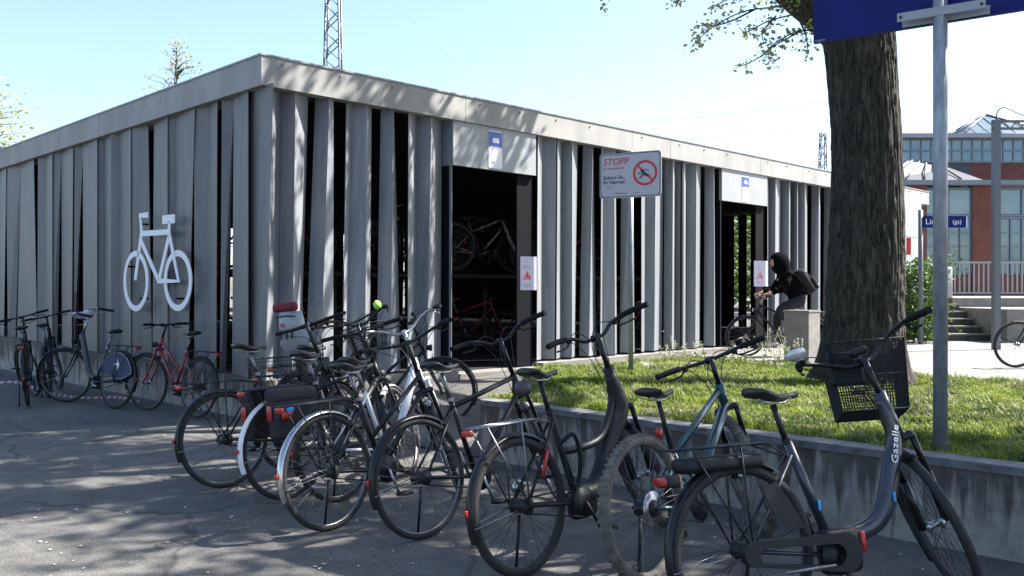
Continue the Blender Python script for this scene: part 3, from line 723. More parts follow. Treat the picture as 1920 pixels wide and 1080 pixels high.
    if guard and light:
        a = R(176); m_ = MB(); pz_ = rh+Vector(((Rw+.03)*math.cos(a),0,(Rw+.03)*math.sin(a))); m_.rbox(pz_, (.012,.026,.03), .004); m_.build('rear_reflector', M['reflector'], root)
        m_ = MB(); lp = crown+Vector((.06,0,.05)); m_.lathe([(.0,-.04),(.02,-.035),(.032,.0),(.034,.02)], lp, 14, 'x'); lo = m_.build('headlight', M['satin' if detail < 3 else 'chrome'], root); sv(lo)
        m_ = MB(); m_.lathe([(.032,.021),(.0,.026)], lp, 14, 'x'); m_.build('lens', M['lens'], lo)
    if kick:
        m_ = MB(); k0 = Vector((.07,.075,Rw-.06)) if kick != 'mid' else BB+Vector((-.05,.04,-.02)); hgt = k0.z
        foot = Vector((k0.x-.04, k0.y+.02+.0, .0)); zz = foot.y*math.tan(R(lean)); foot.z = zz if lean > 0 else .01
        m_.tube([k0, foot], [.009,.008], 6); m_.rbox(foot+Vector((.01,.01,.006)), (.05,.025,.012), .004); m_.build('kickstand', M['satin'], root)
    if detail == 1:
        for a in (.6, 3.7):
            m_ = MB(); m_.rbox(Vector((.24*math.cos(a),0,Rw+.24*math.sin(a))), (.022,.008,.05), .003)
            m_.build('spoke_reflector', M['orange' if detail == 1 else 'darkgrey'], root)
    root['_'] = 0; del root['_']
    return root, dict(SM=SM, bc=bc, crown=crown, ax=ax, ht=ht, BB=BB, rh=rh, fh=fh, stop=stop, half=half)

GR = 'bicycles parked in a row along the low wall'
# --- 1 nearest: low-entry e-bike with basket
b1, k1 = make_bike('bicycle', 'black and silver electric bicycle with wire front basket, nearest of the row', (.98,3.63,0), 67, 10.5, 62,
    frame='ebike', fc='bluegrey', forkc='black', bars='cruise', barc='black', barh=1.12, guard='black', rack='darkgrey', light=False, sh=.98, wb=1.12, Rw=.355, chaincase=True, susp=True, rimc='rimblack', group=GR, roll=-75, postc='satin', tr=.023)
# battery on the rack
m_ = MB(); m_.rbox(Vector((-.08,0,.715)), (.40,.11,.065), .02); m_.build('battery', M['satin'], b1)
m_ = MB(); m_.rbox(Vector((-.33,0,.66)), (.06,.11,.05), .012); m_.build('tail_lamp_housing', M['darkgrey'], b1)
m_ = MB(); m_.rbox(Vector((-.365,0,.66)), (.02,.09,.035), .008); m_.build('rear_light', M['reflector'], b1)
m_ = MB(); y0, y1 = -.085, -.045    # long chain case with an opening
def ring_plate(mb, outer, inner, y0, y1):
    n = len(outer); v = [(a, y, b) for y in (y0, y1) for (a, b) in outer]+[(a, y, b) for y in (y0, y1) for (a, b) in inner]; f = []
    for i in range(n):
        j = (i+1) % n
        f += [(i, j, 2*n+j, 2*n+i), (n+i, 3*n+i, 3*n+j, n+j), (i, n+i, n+j, j), (2*n+i, 2*n+j, 3*n+j, 3*n+i)]
    mb.add(v, f)
out = []; inn = []
for i in range(32):
    a = 2*math.pi*i/32; ca_, sa_ = math.cos(a), math.sin(a)
    if ca_ > 0: out.append((.46+.09*ca_, .30+.082*sa_)); inn.append((.41+.05*ca_, .298+.045*sa_))
    else: out.append((-.0+.055*ca_, .345+.052*sa_)); inn.append((.05+.03*ca_, .332+.030*sa_))
ring_plate(m_, out, inn, y0, y1); m_.build('chain_case', M['satin'], b1)
m_ = MB(); m_.rbox(Vector((.50,0,.30)), (.22,.09,.2), .05, seg=3); m_.build('motor_housing', M['black'], b1)
m_ = MB(); m_.rbox(Vector((.60,-.01,.33)), (.03,.08,.09), .012); m_.build('reflector_patch', M['reflector'], b1)
m_ = MB(); m_.rbox(Vector((.26,-.089,.258)), (.27,.010,.014), .004); m_.build('case_trim', M['rim'], b1)
# coat guards over the rear wheel
m_ = MB(); m_.prism([(.09,.60),(.17,.62),(.25,.50),(.29,.42),(.22,.42),(.13,.50)], -.05, -.045, 'y'); m_.build('coat_guard', M['rubber'], b1)
for (xx, zz) in ((.815,.50),(.40,.50)):
    m_ = MB(); m_.rbox(Vector((xx,-.038 if xx > .6 else -.024,zz)), (.012,.01,.045), .003); m_.build('blue_badge', M['bluebit'], b1)
# lettering on the head tube side
dvec = Vector((.05,0,.24)).normalized(); nvec = Vector((0,-1,0)); upv = nvec.cross(dvec)
mt = Matrix((( dvec.x, upv.x, nvec.x, 0),(dvec.y, upv.y, nvec.y, 0),(dvec.z, upv.z, nvec.z, 0),(0,0,0,1)))
lettering('frame_lettering', 'Gazelle', .052, M['white'], b1, Matrix.Translation((.862,-.037,.64)) @ mt, width=1.15, extr=.0015)
# basket on the bars
def basket(parent, SM, c, sx, sy, sz, taper=.75, n=9, nz=7, mt=M['satin'], r_=.0018, tilt=0):
    m_ = MB(); rim_ = MB()
    def pt(u, v, z): k = taper+(1-taper)*z; return c+Vector((u*sx*.5*k, v*sy*.5*k, -sz+z*sz))
    for z in (0, .5, 1.0):
        rim_.tube([pt(-1,-1,z), pt(1,-1,z), pt(1,1,z), pt(-1,1,z)], .004 if z != .5 else .0025, 6, closed=True)
    for i in range(n+1):
        t = -1+2*i/n
        for (A, B) in (((t,-1),(t,-1)),((t,1),(t,1)),((-1,t),(-1,t)),((1,t),(1,t))): m_.tube([pt(*A,0), pt(*B,1)], r_, 3, cap=False)
        m_.tube([pt(t,-1,0), pt(t,1,0)], r_, 3, cap=False); m_.tube([pt(-1,t,0), pt(1,t,0)], r_, 3, cap=False)
    for j in range(1, nz): z = j/nz; m_.tube([pt(-1,-1,z), pt(1,-1,z), pt(1,1,z), pt(-1,1,z)], r_, 3, closed=True)
    o_ = rim_.build('basket', mt, parent); o_.matrix_local = SM @ Matrix.Translation(c) @ Matrix.Rotation(R(tilt), 4, 'X') @ Matrix.Translation(-c); m_.build('wire_mesh', mt, o_); return o_
bk = basket(b1, k1['SM'], k1['bc']+Vector((.20,-.075,.10)), .30, .35, .33, .84, 26, 22, r_=.0021, tilt=19)
m_ = MB(); m_.rbox(k1['bc']+Vector((.09,.03,-.02)), (.04,.16,.17), .015); m_.build('basket_mount', M['satin'], bk)
m_ = MB(); m_.rbox(k1['bc']+Vector((.345,-.06,-.09)), (.006,.07,.02), .003); m_.build('red_reflector', M['reflector'], bk)
m_ = MB(); m_.lathe([(.0,-.03),(.03,-.024),(.052,-.005),(.05,.012),(.03,.02),(.0,.022)], k1['half'][1][0][-12]+Vector((.01,0,.055)), 18, 'z'); o = m_.build('bell', M['lens'], b1); o.matrix_local = k1['SM']
m_ = MB(); m_.rbox(k1['bc']+Vector((-.02,0,.05)), (.05,.08,.03), .01); o = m_.build('display', M['satin'], b1); o.matrix_local = k1['SM']
# --- 2 mountain bike with dusty knobbly tyres
b2, k2 = make_bike('bicycle', 'teal mountain bicycle with dusty knobbly tyres and a wide flat handlebar', (.68,4.34,0), 41, 7, 45, frame='mtb', fc='teal', forkc='black', Rw=.36, tr=.029,
    knobby=True, bars='flat', barh=1.04, guard=None, rack=None, light=False, sh=.90, wb=1.12, susp=True, rimc='rim', tyre='rubber_dusty', group=GR, postc='darkgrey')
m_ = MB(); m_.rbox(Vector((.20,0,.70)), (.03,.035,.05), .010); m_.build('rear_light', M['reflector'], b2)
m_ = MB(); m_.lathe([(.035,-.052),(.085,-.05),(.085,-.047),(.035,-.045)], (0,.0,.36), 24, 'y'); m_.build('brake_disc', M['silver'], b2)
# --- 3 black e-bike with thick battery tube
b3, k3 = make_bike('bicycle', 'matt black electric bicycle with a thick slab-like down tube', (.07,4.45,0), 43, 7, 58, frame='thick', fc='satin', bars='rise', barh=1.17,
    guard='black', rack='rim', sh=.99, wb=1.12, susp=True, rimc='rimblack', group=GR, tr=.024, postc='satin', roll=-60)
m_ = MB(); m_.rbox(Vector((.49,0,.28)), (.2,.10,.17), .045, seg=3); m_.build('motor_housing', M['black'], b3)
m_ = MB(); m_.tube([(.12,-.062,.47),(.19,-.05,.60)], .010, 8); m_.build('red_stay_decal', M['reflector'], b3)
m_ = MB(); m_.rbox(Vector((.10,0,.925)), (.07,.09,.08), .03); m_.build('saddle_bag', M['purple'], b3)
m_ = MB(); m_.tube(smooth_path([(.30,-.05,.62),(.36,-.09,.66),(.40,-.09,.55),(.40,-.06,.40),(.34,-.05,.42),(.31,-.05,.60)],5), .012, 8); m_.build('folding_lock', M['satin'], b3)
m_ = MB(); m_.lathe([(.0,-.03),(.03,-.02),(.036,.0),(.03,.02),(0,.03)], (.10,.10,.42), 14, 'y'); m_.build('hub_lamp', M['chrome'], b3)
# --- 4 black diamond city bike
b4, k4 = make_bike('bicycle', 'black diamond-frame city bicycle left of the matt black electric bicycle', (-.50,5.12,0), 43, 7, 52, frame='diamond', fc='black', bars='rise', barh=1.11,
    guard='black', rack=None, sh=.97, rimc='rim', group=GR, kick=True, wb=1.10)
# --- 5 city bike with silver mudguards
b5, k5 = make_bike('bicycle', 'dark city bicycle with polished silver mudguards and black twin-tube frame', (-1.07,5.30,0), 37, 6, 48, frame='mixte', fc='black', bars='city', barc='black', barh=1.08,
    guard='chrome', rack='darkgrey', sh=.95, rimc='rim', group=GR, detail=3)
# --- 6 white low-entry bike with silver swept bars
b6, k6 = make_bike('bicycle', 'white low-entry bicycle with high silver swept handlebar', (-1.16,6.02,0), 37, 6, 50, frame='low', fc='white', forkc='white', bars='cruise', barc='silver', barh=1.12,
    guard='darkgrey', rack=None, sh=.93, rimc='rim', group=GR, detail=3)
# --- 7 bike with black panniers
b7, k7 = make_bike('bicycle', 'dark bicycle with white rear mudguard under a pair of black panniers', (-1.52,6.08,0), 40, 6, 30, frame='diamond', fc='darkgrey', bars='flat', barc='black', barh=1.12,
    guard='white', rack='darkgrey', sh=.97, rimc='rim', group=GR, saddle='purple', kick=False)
pn = empty('pannier_bags', (0,0,0)); pn.parent = None
pn.matrix_world = Matrix.Identity(4); tag(pn, 'pair of worn black canvas pannier bags over a rear rack', 'bag')
pn.location = b7.location; pn.rotation_euler = b7.rotation_euler
for y in (-.145, .145):
    m_ = MB(); m_.rbox(Vector((-.04,y,.585)), (.33,.13,.32), .03, taper=.9, seg=3); q = m_.build('bag', M['canvas'], pn)
    m_ = MB(); m_.rbox(Vector((-.04,y*1.06,.715)), (.345,.14,.09), .03); m_.build('flap', M['canvas'], q)
    m_ = MB(); m_.rbox(Vector((-.21,y,.60)), (.012,.05,.10), .004); m_.build('reflective_patch', M['reflector'], q)
m_ = MB(); m_.rbox(Vector((-.04,0,.765)), (.32,.2,.025), .01); m_.build('bridge', M['canvas'], pn)
m_ = MB(); m_.rbox(Vector((-.10,-.225,.62)), (.05,.03,.04), .01); m_.build('blue_clip', M['bluebit'], pn)
m_ = MB(); m_.rbox(Vector((-.13,-.228,.58)), (.08,.03,.05), .01); m_.build('red_clip', M['reflector'], pn)
# --- 8 leftmost of the row with butterfly bars
b8, k8 = make_bike('bicycle', 'black trekking bicycle with a butterfly handlebar, farthest left of the row by the low wall', (-2.06,6.45,0), 46, 6, 35, frame='lowtwin', fc='black', bars='butterfly', barc='satin', barh=1.16,
    guard='black', rack='darkgrey', sh=1.0, rimc='rim', group=GR, kick=False)
# --- 9 bike with child seat, behind
b9, k9 = make_bike('bicycle', 'dark bicycle carrying a grey child seat, behind the trekking bicycle with butterfly bars', (-1.86,7.92,0), 28, 5, 30, frame='lowtwin', fc='darkgrey', bars='city', barh=1.1,
    guard='black', rack='darkgrey', sh=.95, rimc='rim', group=GR)
cs = empty('child_seat', b9.location+Vector((.12,-.05,.10))); cs.rotation_euler = b9.rotation_euler; cs.scale = (.88,.86,.92)
tag(cs, 'light grey bicycle child seat with a dark red headrest pad', 'child seat')
def shell(mb):
    rows = [(-.30,1.24,.145),(-.29,1.10,.165),(-.26,.97,.185),(-.21,.86,.19),(-.10,.815,.18),(.03,.82,.165)]
    v = []; n = 9
    for (x, z, hw) in rows:
        for k in range(n):
            t = -1+2*k/(n-1); cup = .10*abs(t)**2.4
            v.append((x+cup*(.9 if z > .87 else .2), hw*t, z+(0 if z > .87 else cup*.9)))
    base = len(v)
    for (x, z, hw) in rows:
        for k in range(n):
            t = -1+2*k/(n-1); cup = .10*abs(t)**2.4
            v.append((x+cup*(.9 if z > .87 else .2)-(.014 if z > .87 else .0), hw*t*1.03, z+(0 if z > .87 else cup*.9-.014)))
    f = []
    for i in range(len(rows)-1):
        for k in range(n-1):
            f.append((i*n+k, i*n+k+1, (i+1)*n+k+1, (i+1)*n+k)); f.append((base+i*n+k, base+(i+1)*n+k, base+(i+1)*n+k+1, base+i*n+k+1))
    for i in range(len(rows)-1):
        for k in (0, n-1): f.append((i*n+k, (i+1)*n+k, base+(i+1)*n+k, base+i*n+k))
    for i in (0, len(rows)-1):
        for k in range(n-1): f.append((i*n+k, i*n+k+1, base+i*n+k+1, base+i*n+k))
    mb.add(v, f, True)
m_ = MB(); shell(m_); m_.build('seat_shell', M['seatgrey'], cs)
m_ = MB(); m_.rbox(Vector((-.29,0,1.285)), (.075,.30,.085), .03, seg=3); m_.build('headrest_pad', M['padred'], cs)
m_ = MB()
for y in (-.03,.03): m_.tube([(-.12,y,.80),(-.05,y,.74),(.22,y*.7,.66)], .008, 6)
m_.rbox(Vector((-.10,0,.79)), (.16,.12,.03), .01); m_.build('mount', M['satin'], cs)
for y in (-.07,0,.07):
    m_ = MB(); m_.rbox(Vector((-.298,y,1.03)), (.012,.018,.09), .004); m_.build('vent_slot', M['satin'], cs)
m_ = MB(); m_.tube(smooth_path([(-.30,-.13,1.19),(-.312,-.05,1.20),(-.312,.05,1.20),(-.30,.13,1.19)],4), .006, 6); m_.build('back_seam', M['satin'], cs)
for y in (-.15,.15):
    m_ = MB(); m_.rbox(Vector((.06,y,.66)), (.14,.05,.26), .02); m_.build('leg_guard', M['satin'], cs)
m_ = MB(); m_.rbox(Vector((-.325,.03,1.12)), (.01,.03,.04), .004); m_.build('red_emblem', M['signred'], cs)
# --- 10 bike with basket and lime bell by the building
b10, k10 = make_bike('bicycle', 'dark bicycle with a black bar basket and a lime green bell cover', (-1.72,7.05,0), 38, 4, 35, frame='mixte', fc='black', bars='cruise', barc='black', barh=1.13,
    guard='black', rack='darkgrey', sh=.95, rimc='rim', group=GR)
basket(b10, k10['SM'], k10['bc']+Vector((.18,0,.0)), .26, .33, .22, .8, 12, 8)
m_ = MB(); m_.lathe([(0,-.035),(.028,-.028),(.045,0),(.028,.028),(0,.035)], k10['half'][-1][0][14]+Vector((.0,0,.05)), 16, 'y'); o = m_.build('bell', M['lime'], b10); o.matrix_local = k10['SM']
b11, k11 = make_bike('bicycle', 'black bicycle with its front wheel towards the grey panels, just left of the entrance', (-1.62,8.55,.05), 58, 4, -30, frame='mixte', fc='black', bars='flat', barh=1.08,
    guard='darkgrey', rack=None, sh=.93, rimc='rim', group=GR, kick=True)
# wire rear basket on bike 8
rb = basket(b10, Matrix.Identity(4), Vector((-.12,0,.90)), .38, .28, .14, .85, 12, 5, M['darkgrey'], .0018)

# --- left group along the facade
GL = 'bicycles leaning along the grey panelled side wall'
r1, kr = make_bike('bicycle', 'red mixte bicycle with black saddle under the white bicycle emblem', (-3.52,9.98,0), 307, -5, 12, frame='mixte', fc='redpaint', bars='flat', barh=1.02, guard='darkgrey', rack='darkgrey',
    sh=.93, Rw=.335, tr=.018, wb=1.04, group=GL, detail=1, kick=False)
r2, kr2 = make_bike('bicycle', 'dark low-entry bicycle with a navy skirt guard and white plastic over its handlebar', (-4.78,10.75,0), 303, -8, 35, frame='low', fc='bluegrey', bars='cruise', barc='silver', barh=1.08, guard='black', rack='darkgrey',
    sh=.92, wb=1.10, group=GL, detail=1, kick=False)
for y in (-.04,.04):
    m_ = MB(); pts = [(0+.33*math.cos(R(a)), .345+.33*math.sin(R(a))) for a in range(20, 176, 12)]; pts += [(-.14,.36),(.02,.36)]
    m_.prism(pts, y-.003, y+.003, 'y'); g_ = m_.build('skirt_guard', M['navy'], r2)
    m_ = MB(); m_.tube([(a, y*1.2, b) for (a, b) in pts], .005, 5, closed=True); m_.build('guard_trim', M['seatgrey'], g_)
    m_ = MB(); m_.prism([(-.06,.53),(.0,.60),(-.02,.55),(.06,.53),(-.02,.52),(-.03,.46)], y*1.18-.002, y*1.18+.002, 'y'); m_.build('star_mark', M['stickerwhite'], g_)
pb = MB()
import itertools
for i in range(5):
    pb.rbox(Vector((.0+.01*i, -.10+.055*i, .01*math.sin(i*2))), (.11-.01*abs(i-2),.08,.07+.02*(i % 2)), .03, seg=2)
pbo = pb.build('plastic_cover', M['whiteplastic']); tag(pbo, 'crumpled white plastic wrapped over the handlebar of a dark bicycle', 'plastic bag')
hbw = (Matrix.Translation(r2.location) @ r2.rotation_euler.to_matrix().to_4x4() @ kr2['SM']) 
pbo.matrix_world = hbw @ Matrix.Translation(kr2['bc']+Vector((0,-.06,.04)))
r3, _ = make_bike('bicycle', 'black mountain bicycle leaning on the grey side wall, outermost at the left edge', (-6.15,11.9,0), 338, 6, 20, frame='mtb', fc='satin', bars='flat', barh=1.06, guard=None, light=False,
    sh=.95, Rw=.35, tr=.026, group=GL, detail=1, kick=True, rimc='rimblack')
r4, _ = make_bike('bicycle', 'dark bicycle with rear rack and red rear light, second from the left edge', (-5.95,11.0,0), 334, 5, 25, frame='diamond', fc='darkgrey', bars='flat', barh=1.08, guard='black', rack='darkgrey',
    sh=.95, group=GL, detail=1, rimc='rimblack')
# --- right edge bicycle
b12, _ = make_bike('bicycle', 'bicycle cut by the right edge of the photo, only its front wheel in view', (8.4,12.9,.30), 275, 4, 5, frame='diamond', fc='black', bars='flat', guard=None, light=False, sh=.95, group=None, detail=1, rimc='rimblack', tr=.024)
# --- inside the building
first, _ = make_bike('bicycle', 'silver bicycle frame hung on the upper rack inside the dark first entrance', (-.95,14.45,1.72), 75, 0, 0, frame='diamond', fc='silver', bars='flat', guard=None, light=False, sh=.9, detail=1, kick=False, wb=1.05, group='bicycles on the racks inside the building')
variants = []
for (nm, cc, fm) in (('dark bicycle', 'black', 'mixte'), ('red bicycle', 'redpaint', 'diamond')):
    q, _ = make_bike('bicycle', nm+' standing on the inside racks seen through the panels', (0,0,0), 75, 0, 0, frame=fm, fc=cc, bars='city', guard='darkgrey', light=False, sh=.92, detail=1, kick=False, group='bicycles on the racks inside the building'); variants.append(q)
variants[0].location = (-1.9,12.6,1.72); variants[1].location = (1.6,16.2,.38)
where = ['behind the folded panels left of the first entrance', 'in the gloom of the first entrance', 'behind the panels under the warning sign', 'near the second entrance', 'between the warning sign and the second entrance']
cnt = 0
for (sx, ox, z, v_, wh) in [(1.2,-3.2,.38,1,0),(2.0,-2.9,.38,0,0),(2.9,-2.9,.38,0,1),(4.6,-2.5,.38,1,2),(5.5,-2.6,.38,0,2),(6.4,-2.5,1.72,0,4),(7.2,-2.6,1.72,1,2),(8.1,-2.5,.38,0,4),(9.3,-2.6,.38,0,3),(10.2,-2.6,.38,1,3),(5.3,-2.6,1.72,0,2),(.9,-2.5,1.72,1,0)]:
    c = copy_tree(variants[v_]); p_ = C0+E*sx+N*ox; c.location = (p_.x, p_.y, z); c.rotation_euler = (0,0,R(15+random.uniform(-12,12)))
    c['label'] = ('dark' if v_ == 0 else 'red') + ' bicycle on the ' + ('upper' if z > 1 else 'lower') + ' rack ' + where[wh]
for z in (1.66, 1.50):
    pass
rk = empty('bicycle_rack', C0+E*1+N*(-2.6)); tag(rk, 'two-tier steel bicycle rack standing in the dark inside of the parking building', 'rack')
rinv = Matrix.Translation(-(C0+E*1+N*(-2.6)))
m_ = MB()
for o_ in (-2.3, -3.1):
    a = C0+E*.8+N*o_; b = C0+E*11.5+N*o_
    m_ = MB(); m_.tube([rinv @ Vector((a.x,a.y,1.66)), rinv @ Vector((b.x,b.y,1.66))], .05, 6); m_.build('rail', M['rack'], rk)
for s_ in np.arange(1, 11.6, 1.5):
    a = C0+E*float(s_)+N*(-2.35); m_ = MB(); m_.tube([rinv @ Vector((a.x,a.y,.36)), rinv @ Vector((a.x,a.y,1.66))], .035, 6); m_.build('post', M['rack'], rk)

# ------------------------------------------------------------------ bicycle emblem on the side wall
em = empty('bicycle_emblem', C0+L*2.2+NW*.06+Vector((0,0,1.3))); tag(em, 'big white metal bicycle symbol mounted on the grey side wall', 'wall emblem')
def EW(px, py, off=.04):
    s_ = on_face(px, off, L, NW); p_ = C0+L*s_+NW*off; z = CAM_H-(py-HOR)*p_.y/F; return p_+Vector((0,0,z))-em.location
ec = MB()
def flat_strip(mb, P, wd, closed=False, off=.03):
    P = [Vector(p) for p in P]; n = len(P); v = []
    for i in range(n):
        a = P[(i-1) % n] if (closed or i > 0) else P[i]; b = P[(i+1) % n] if (closed or i < n-1) else P[i]
        t = (b-a).normalized(); sN = t.cross(NW).normalized()*wd*.5
        v += [P[i]-sN, P[i]+sN, P[i]+sN-NW*.012, P[i]-sN-NW*.012]
    f = []
    for i in range(n if closed else n-1):
        j = (i+1) % n
        for k in range(4): f.append((i*4+k, i*4+(k+1) % 4, j*4+(k+1) % 4, j*4+k))
    if not closed: f += [(0,1,2,3), ((n-1)*4+3,(n-1)*4+2,(n-1)*4+1,(n-1)*4)]
    mb.add(v, f)
for (cx, cy) in ((254.5,527),(333,526)):
    P = [EW(cx+21*math.cos(a)*(1.0 if cx < 300 else 1.12), cy+51.5*math.sin(a)) for a in [2*math.pi*i/40 for i in range(40)]]
    m_ = MB(); flat_strip(m_, P, .075, True); m_.build('emblem_wheel', M['emblem'], em)
for P, wd in (([(253,525),(265,435),(262,404),(277,403)], .075), ([(266,438),(314,435)], .07), ([(264,452),(297,527),(334,527),(316,436),(317,415)], .07), ([(297,527),(317,440)], .07), ([(304,412),(327,410)], .11)):
    m_ = MB(); flat_strip(m_, [EW(a, b, .04+.014*(wd != .075)) for (a, b) in P], wd); m_.build('emblem_bar', M['emblem'], em)
m_ = MB()
for (a, b) in ((240,500),(262,560),(316,530),(330,560),(262,420)):
    p0 = EW(a, b, .04); m_.tube([p0, p0-NW*.12], .012, 6)
m_.build('mounting_pin', M['jamb'], em)

# ------------------------------------------------------------------ signs
def facing(loc, right):   # matrix whose x runs along `right`, y up, z towards the viewer
    r_ = Vector(right).normalized(); u_ = Vector((0,0,1)); n_ = r_.cross(u_)
    return Matrix(((r_.x,u_.x,n_.x,loc[0]),(r_.y,u_.y,n_.y,loc[1]),(r_.z,u_.z,n_.z,loc[2]),(0,0,0,1)))
def disc_ring(mb, c, r0, r1, z0, z1, n=32, mi=0): mb.lathe([(r0,z0),(r1,z0),(r1,z1),(r0,z1)], (c[0],c[1],0), n, 'z', closed=True, smooth=False)
def rrect(wd, ht_, r_, k=5):
    P = []
    for (cx, cy, a0) in ((wd/2-r_, ht_/2-r_, 0), (-wd/2+r_, ht_/2-r_, 90), (-wd/2+r_, -ht_/2+r_, 180), (wd/2-r_, -ht_/2+r_, 270)):
        for i in range(k+1): a = R(a0+90*i/k); P.append((cx+r_*math.cos(a), cy+r_*math.sin(a)))
    return P
# STOPP sign
SP = Vector((1.585, 11.92, 0)); sp_ = empty('warning_sign', SP); tag(sp_, 'white warning sign reading STOPP on a thin grey post in front of the panels', 'sign')
m_ = MB(); m_.tube([(0,0,.25),(0,0,3.27)], .033, 14); m_.lathe([(.036,0),(.02,.02),(0,.022)], (0,0,3.27), 14, 'z'); m_.build('post', M['galv'], sp_)
BM = facing((-.02,-.065,2.955), (.885,-.465,0))
SW, SH = .86, .60
m_ = MB(); m_.prism([(a,b) for (a,b) in rrect(SW,SH,.04)], -.004, .004, 'z', mtx=BM); m_.build('plate', M['signwhite'], sp_)
def rr_frame(mb, w0, h0, w1, h1, z0, z1, mtx, r0=.035, r1=.028):
    o_ = rrect(w0,h0,r0); i_ = rrect(w1,h1,r1); n = len(o_)
    v = [mtx @ Vector((a,b,z)) for z in (z0,z1) for (a,b) in o_]+[mtx @ Vector((a,b,z)) for z in (z0,z1) for (a,b) in i_]
    f = []
    for i in range(n):
        j = (i+1) % n; f += [(n+i,n+j,3*n+j,3*n+i),(i,j,n+j,n+i),(2*n+i,3*n+i,3*n+j,2*n+j)]
    mb.add(v, f)
m_ = MB(); rr_frame(m_, SW-.02, SH-.02, SW-.045, SH-.045, .004, .006, BM); m_.build('border_line', M['signgrey'], sp_)
lettering('lettering', 'STOPP', .125, M['signred'], sp_, BM @ Matrix.Translation((-.385,.145,.006)), shear=.22, width=1.0, bold=.0008)
lettering('lettering', 'dem Fahrraddiebstahl!', .034, M['signred'], sp_, BM @ Matrix.Translation((-.385,.088,.006)), width=1.0)
lettering('lettering', 'Sichern Sie', .068, M['signink'], sp_, BM @ Matrix.Translation((-.38,-.045,.006)), width=.95, bold=.0008)
lettering('lettering', 'Ihr Fahrrad!', .068, M['signink'], sp_, BM @ Matrix.Translation((-.38,-.108,.006)), width=.95, bold=.0008)
lettering('lettering', 'Sicher!', .03, M['paleink'], sp_, BM @ Matrix.Translation((-.33,-.158,.006)))
lettering('lettering', 'Polizei Hannover', .024, M['signink'], sp_, BM @ Matrix.Translation((-.2,-.245,.006)))
lettering('lettering', 'o Uestra', .024, M['signred'], sp_, BM @ Matrix.Translation((.05,-.245,.006)))
m_ = MB(); cc = (.21,.015)
rg = MB(); n = 40; v = [BM @ Vector((cc[0]+r_*math.cos(2*math.pi*i/n), cc[1]+r_*math.sin(2*math.pi*i/n), z)) for z in (.0045,.0075) for r_ in (.135,.168) for i in range(n)]
f = []
for i in range(n): j = (i+1) % n; f += [(2*n+i,2*n+j,3*n+j,3*n+i),(n+i,n+j,3*n+j,3*n+i),(i,2*n+i,2*n+j,j)]
rg.add(v, f)
rot = BM @ Matrix.Translation((cc[0],cc[1],0)) @ Matrix.Rotation(R(-45), 4, 'Z'); rg.box((-.14,-.013,.0042),(-.06,.013,.0072), 0, rot); rg.box((.03,-.013,.0042),(.14,.013,.0072), 0, rot)
rg.build('prohibition_ring', M['signred'], sp_)
fg = MB(); T_ = BM @ Matrix.Translation((cc[0],cc[1],.0078))
for P, r_ in (([(-.045,.03),(-.045,.031)], .020), ([(-.03,.015),(.005,-.015),(.03,-.035)], .018), ([(-.03,.03),(.0,.045),(.045,.03)], .006), ([(-.02,.0),(-.06,-.015),(-.10,.0)], .006), ([(.0,-.02),(-.04,-.035),(-.075,-.07)], .009), ([(.02,-.03),(.04,-.045),(.06,-.03)], .008)):
    fg.tube([T_ @ Vector((a,b,0)) for (a,b) in P], r_, 8, flat=.12, up=(T_.to_3x3() @ Vector((.1,1,0))) ) if False else [fg.add([T_ @ Vector((P[i][0]+r_*math.cos(q)+(P[i+1][0]-P[i][0])*(0 if math.cos(q-math.atan2(P[i+1][1]-P[i][1],P[i+1][0]-P[i][0])) < 0 else 1), P[i][1]+r_*math.sin(q)+(P[i+1][1]-P[i][1])*(0 if math.cos(q-math.atan2(P[i+1][1]-P[i][1],P[i+1][0]-P[i][0])) < 0 else 1), .0003*i)) for q in [2*math.pi*k/12+.1 for k in range(12)]], [tuple(range(12))]) for i in range(len(P)-1)]
fg.build('running_figure', M['signink'], sp_, fix=False)
m_ = MB()
for (a, b) in ((-.39,.26),(.39,.26),(-.39,-.26),(.39,-.26)):
    m_.prism([(a+.009*math.cos(q), b+.009*math.sin(q)) for q in [k*math.pi/4 for k in range(8)]], .004, .008, 'z', mtx=BM)
m_.build('rivet', M['paleink'], sp_)
m_ = MB()
for z in (2.78, 3.13): m_.tube([(.0,-.028,z),(.0,.03,z)], .045, 10)
m_.build('clamp', M['galv'], sp_)

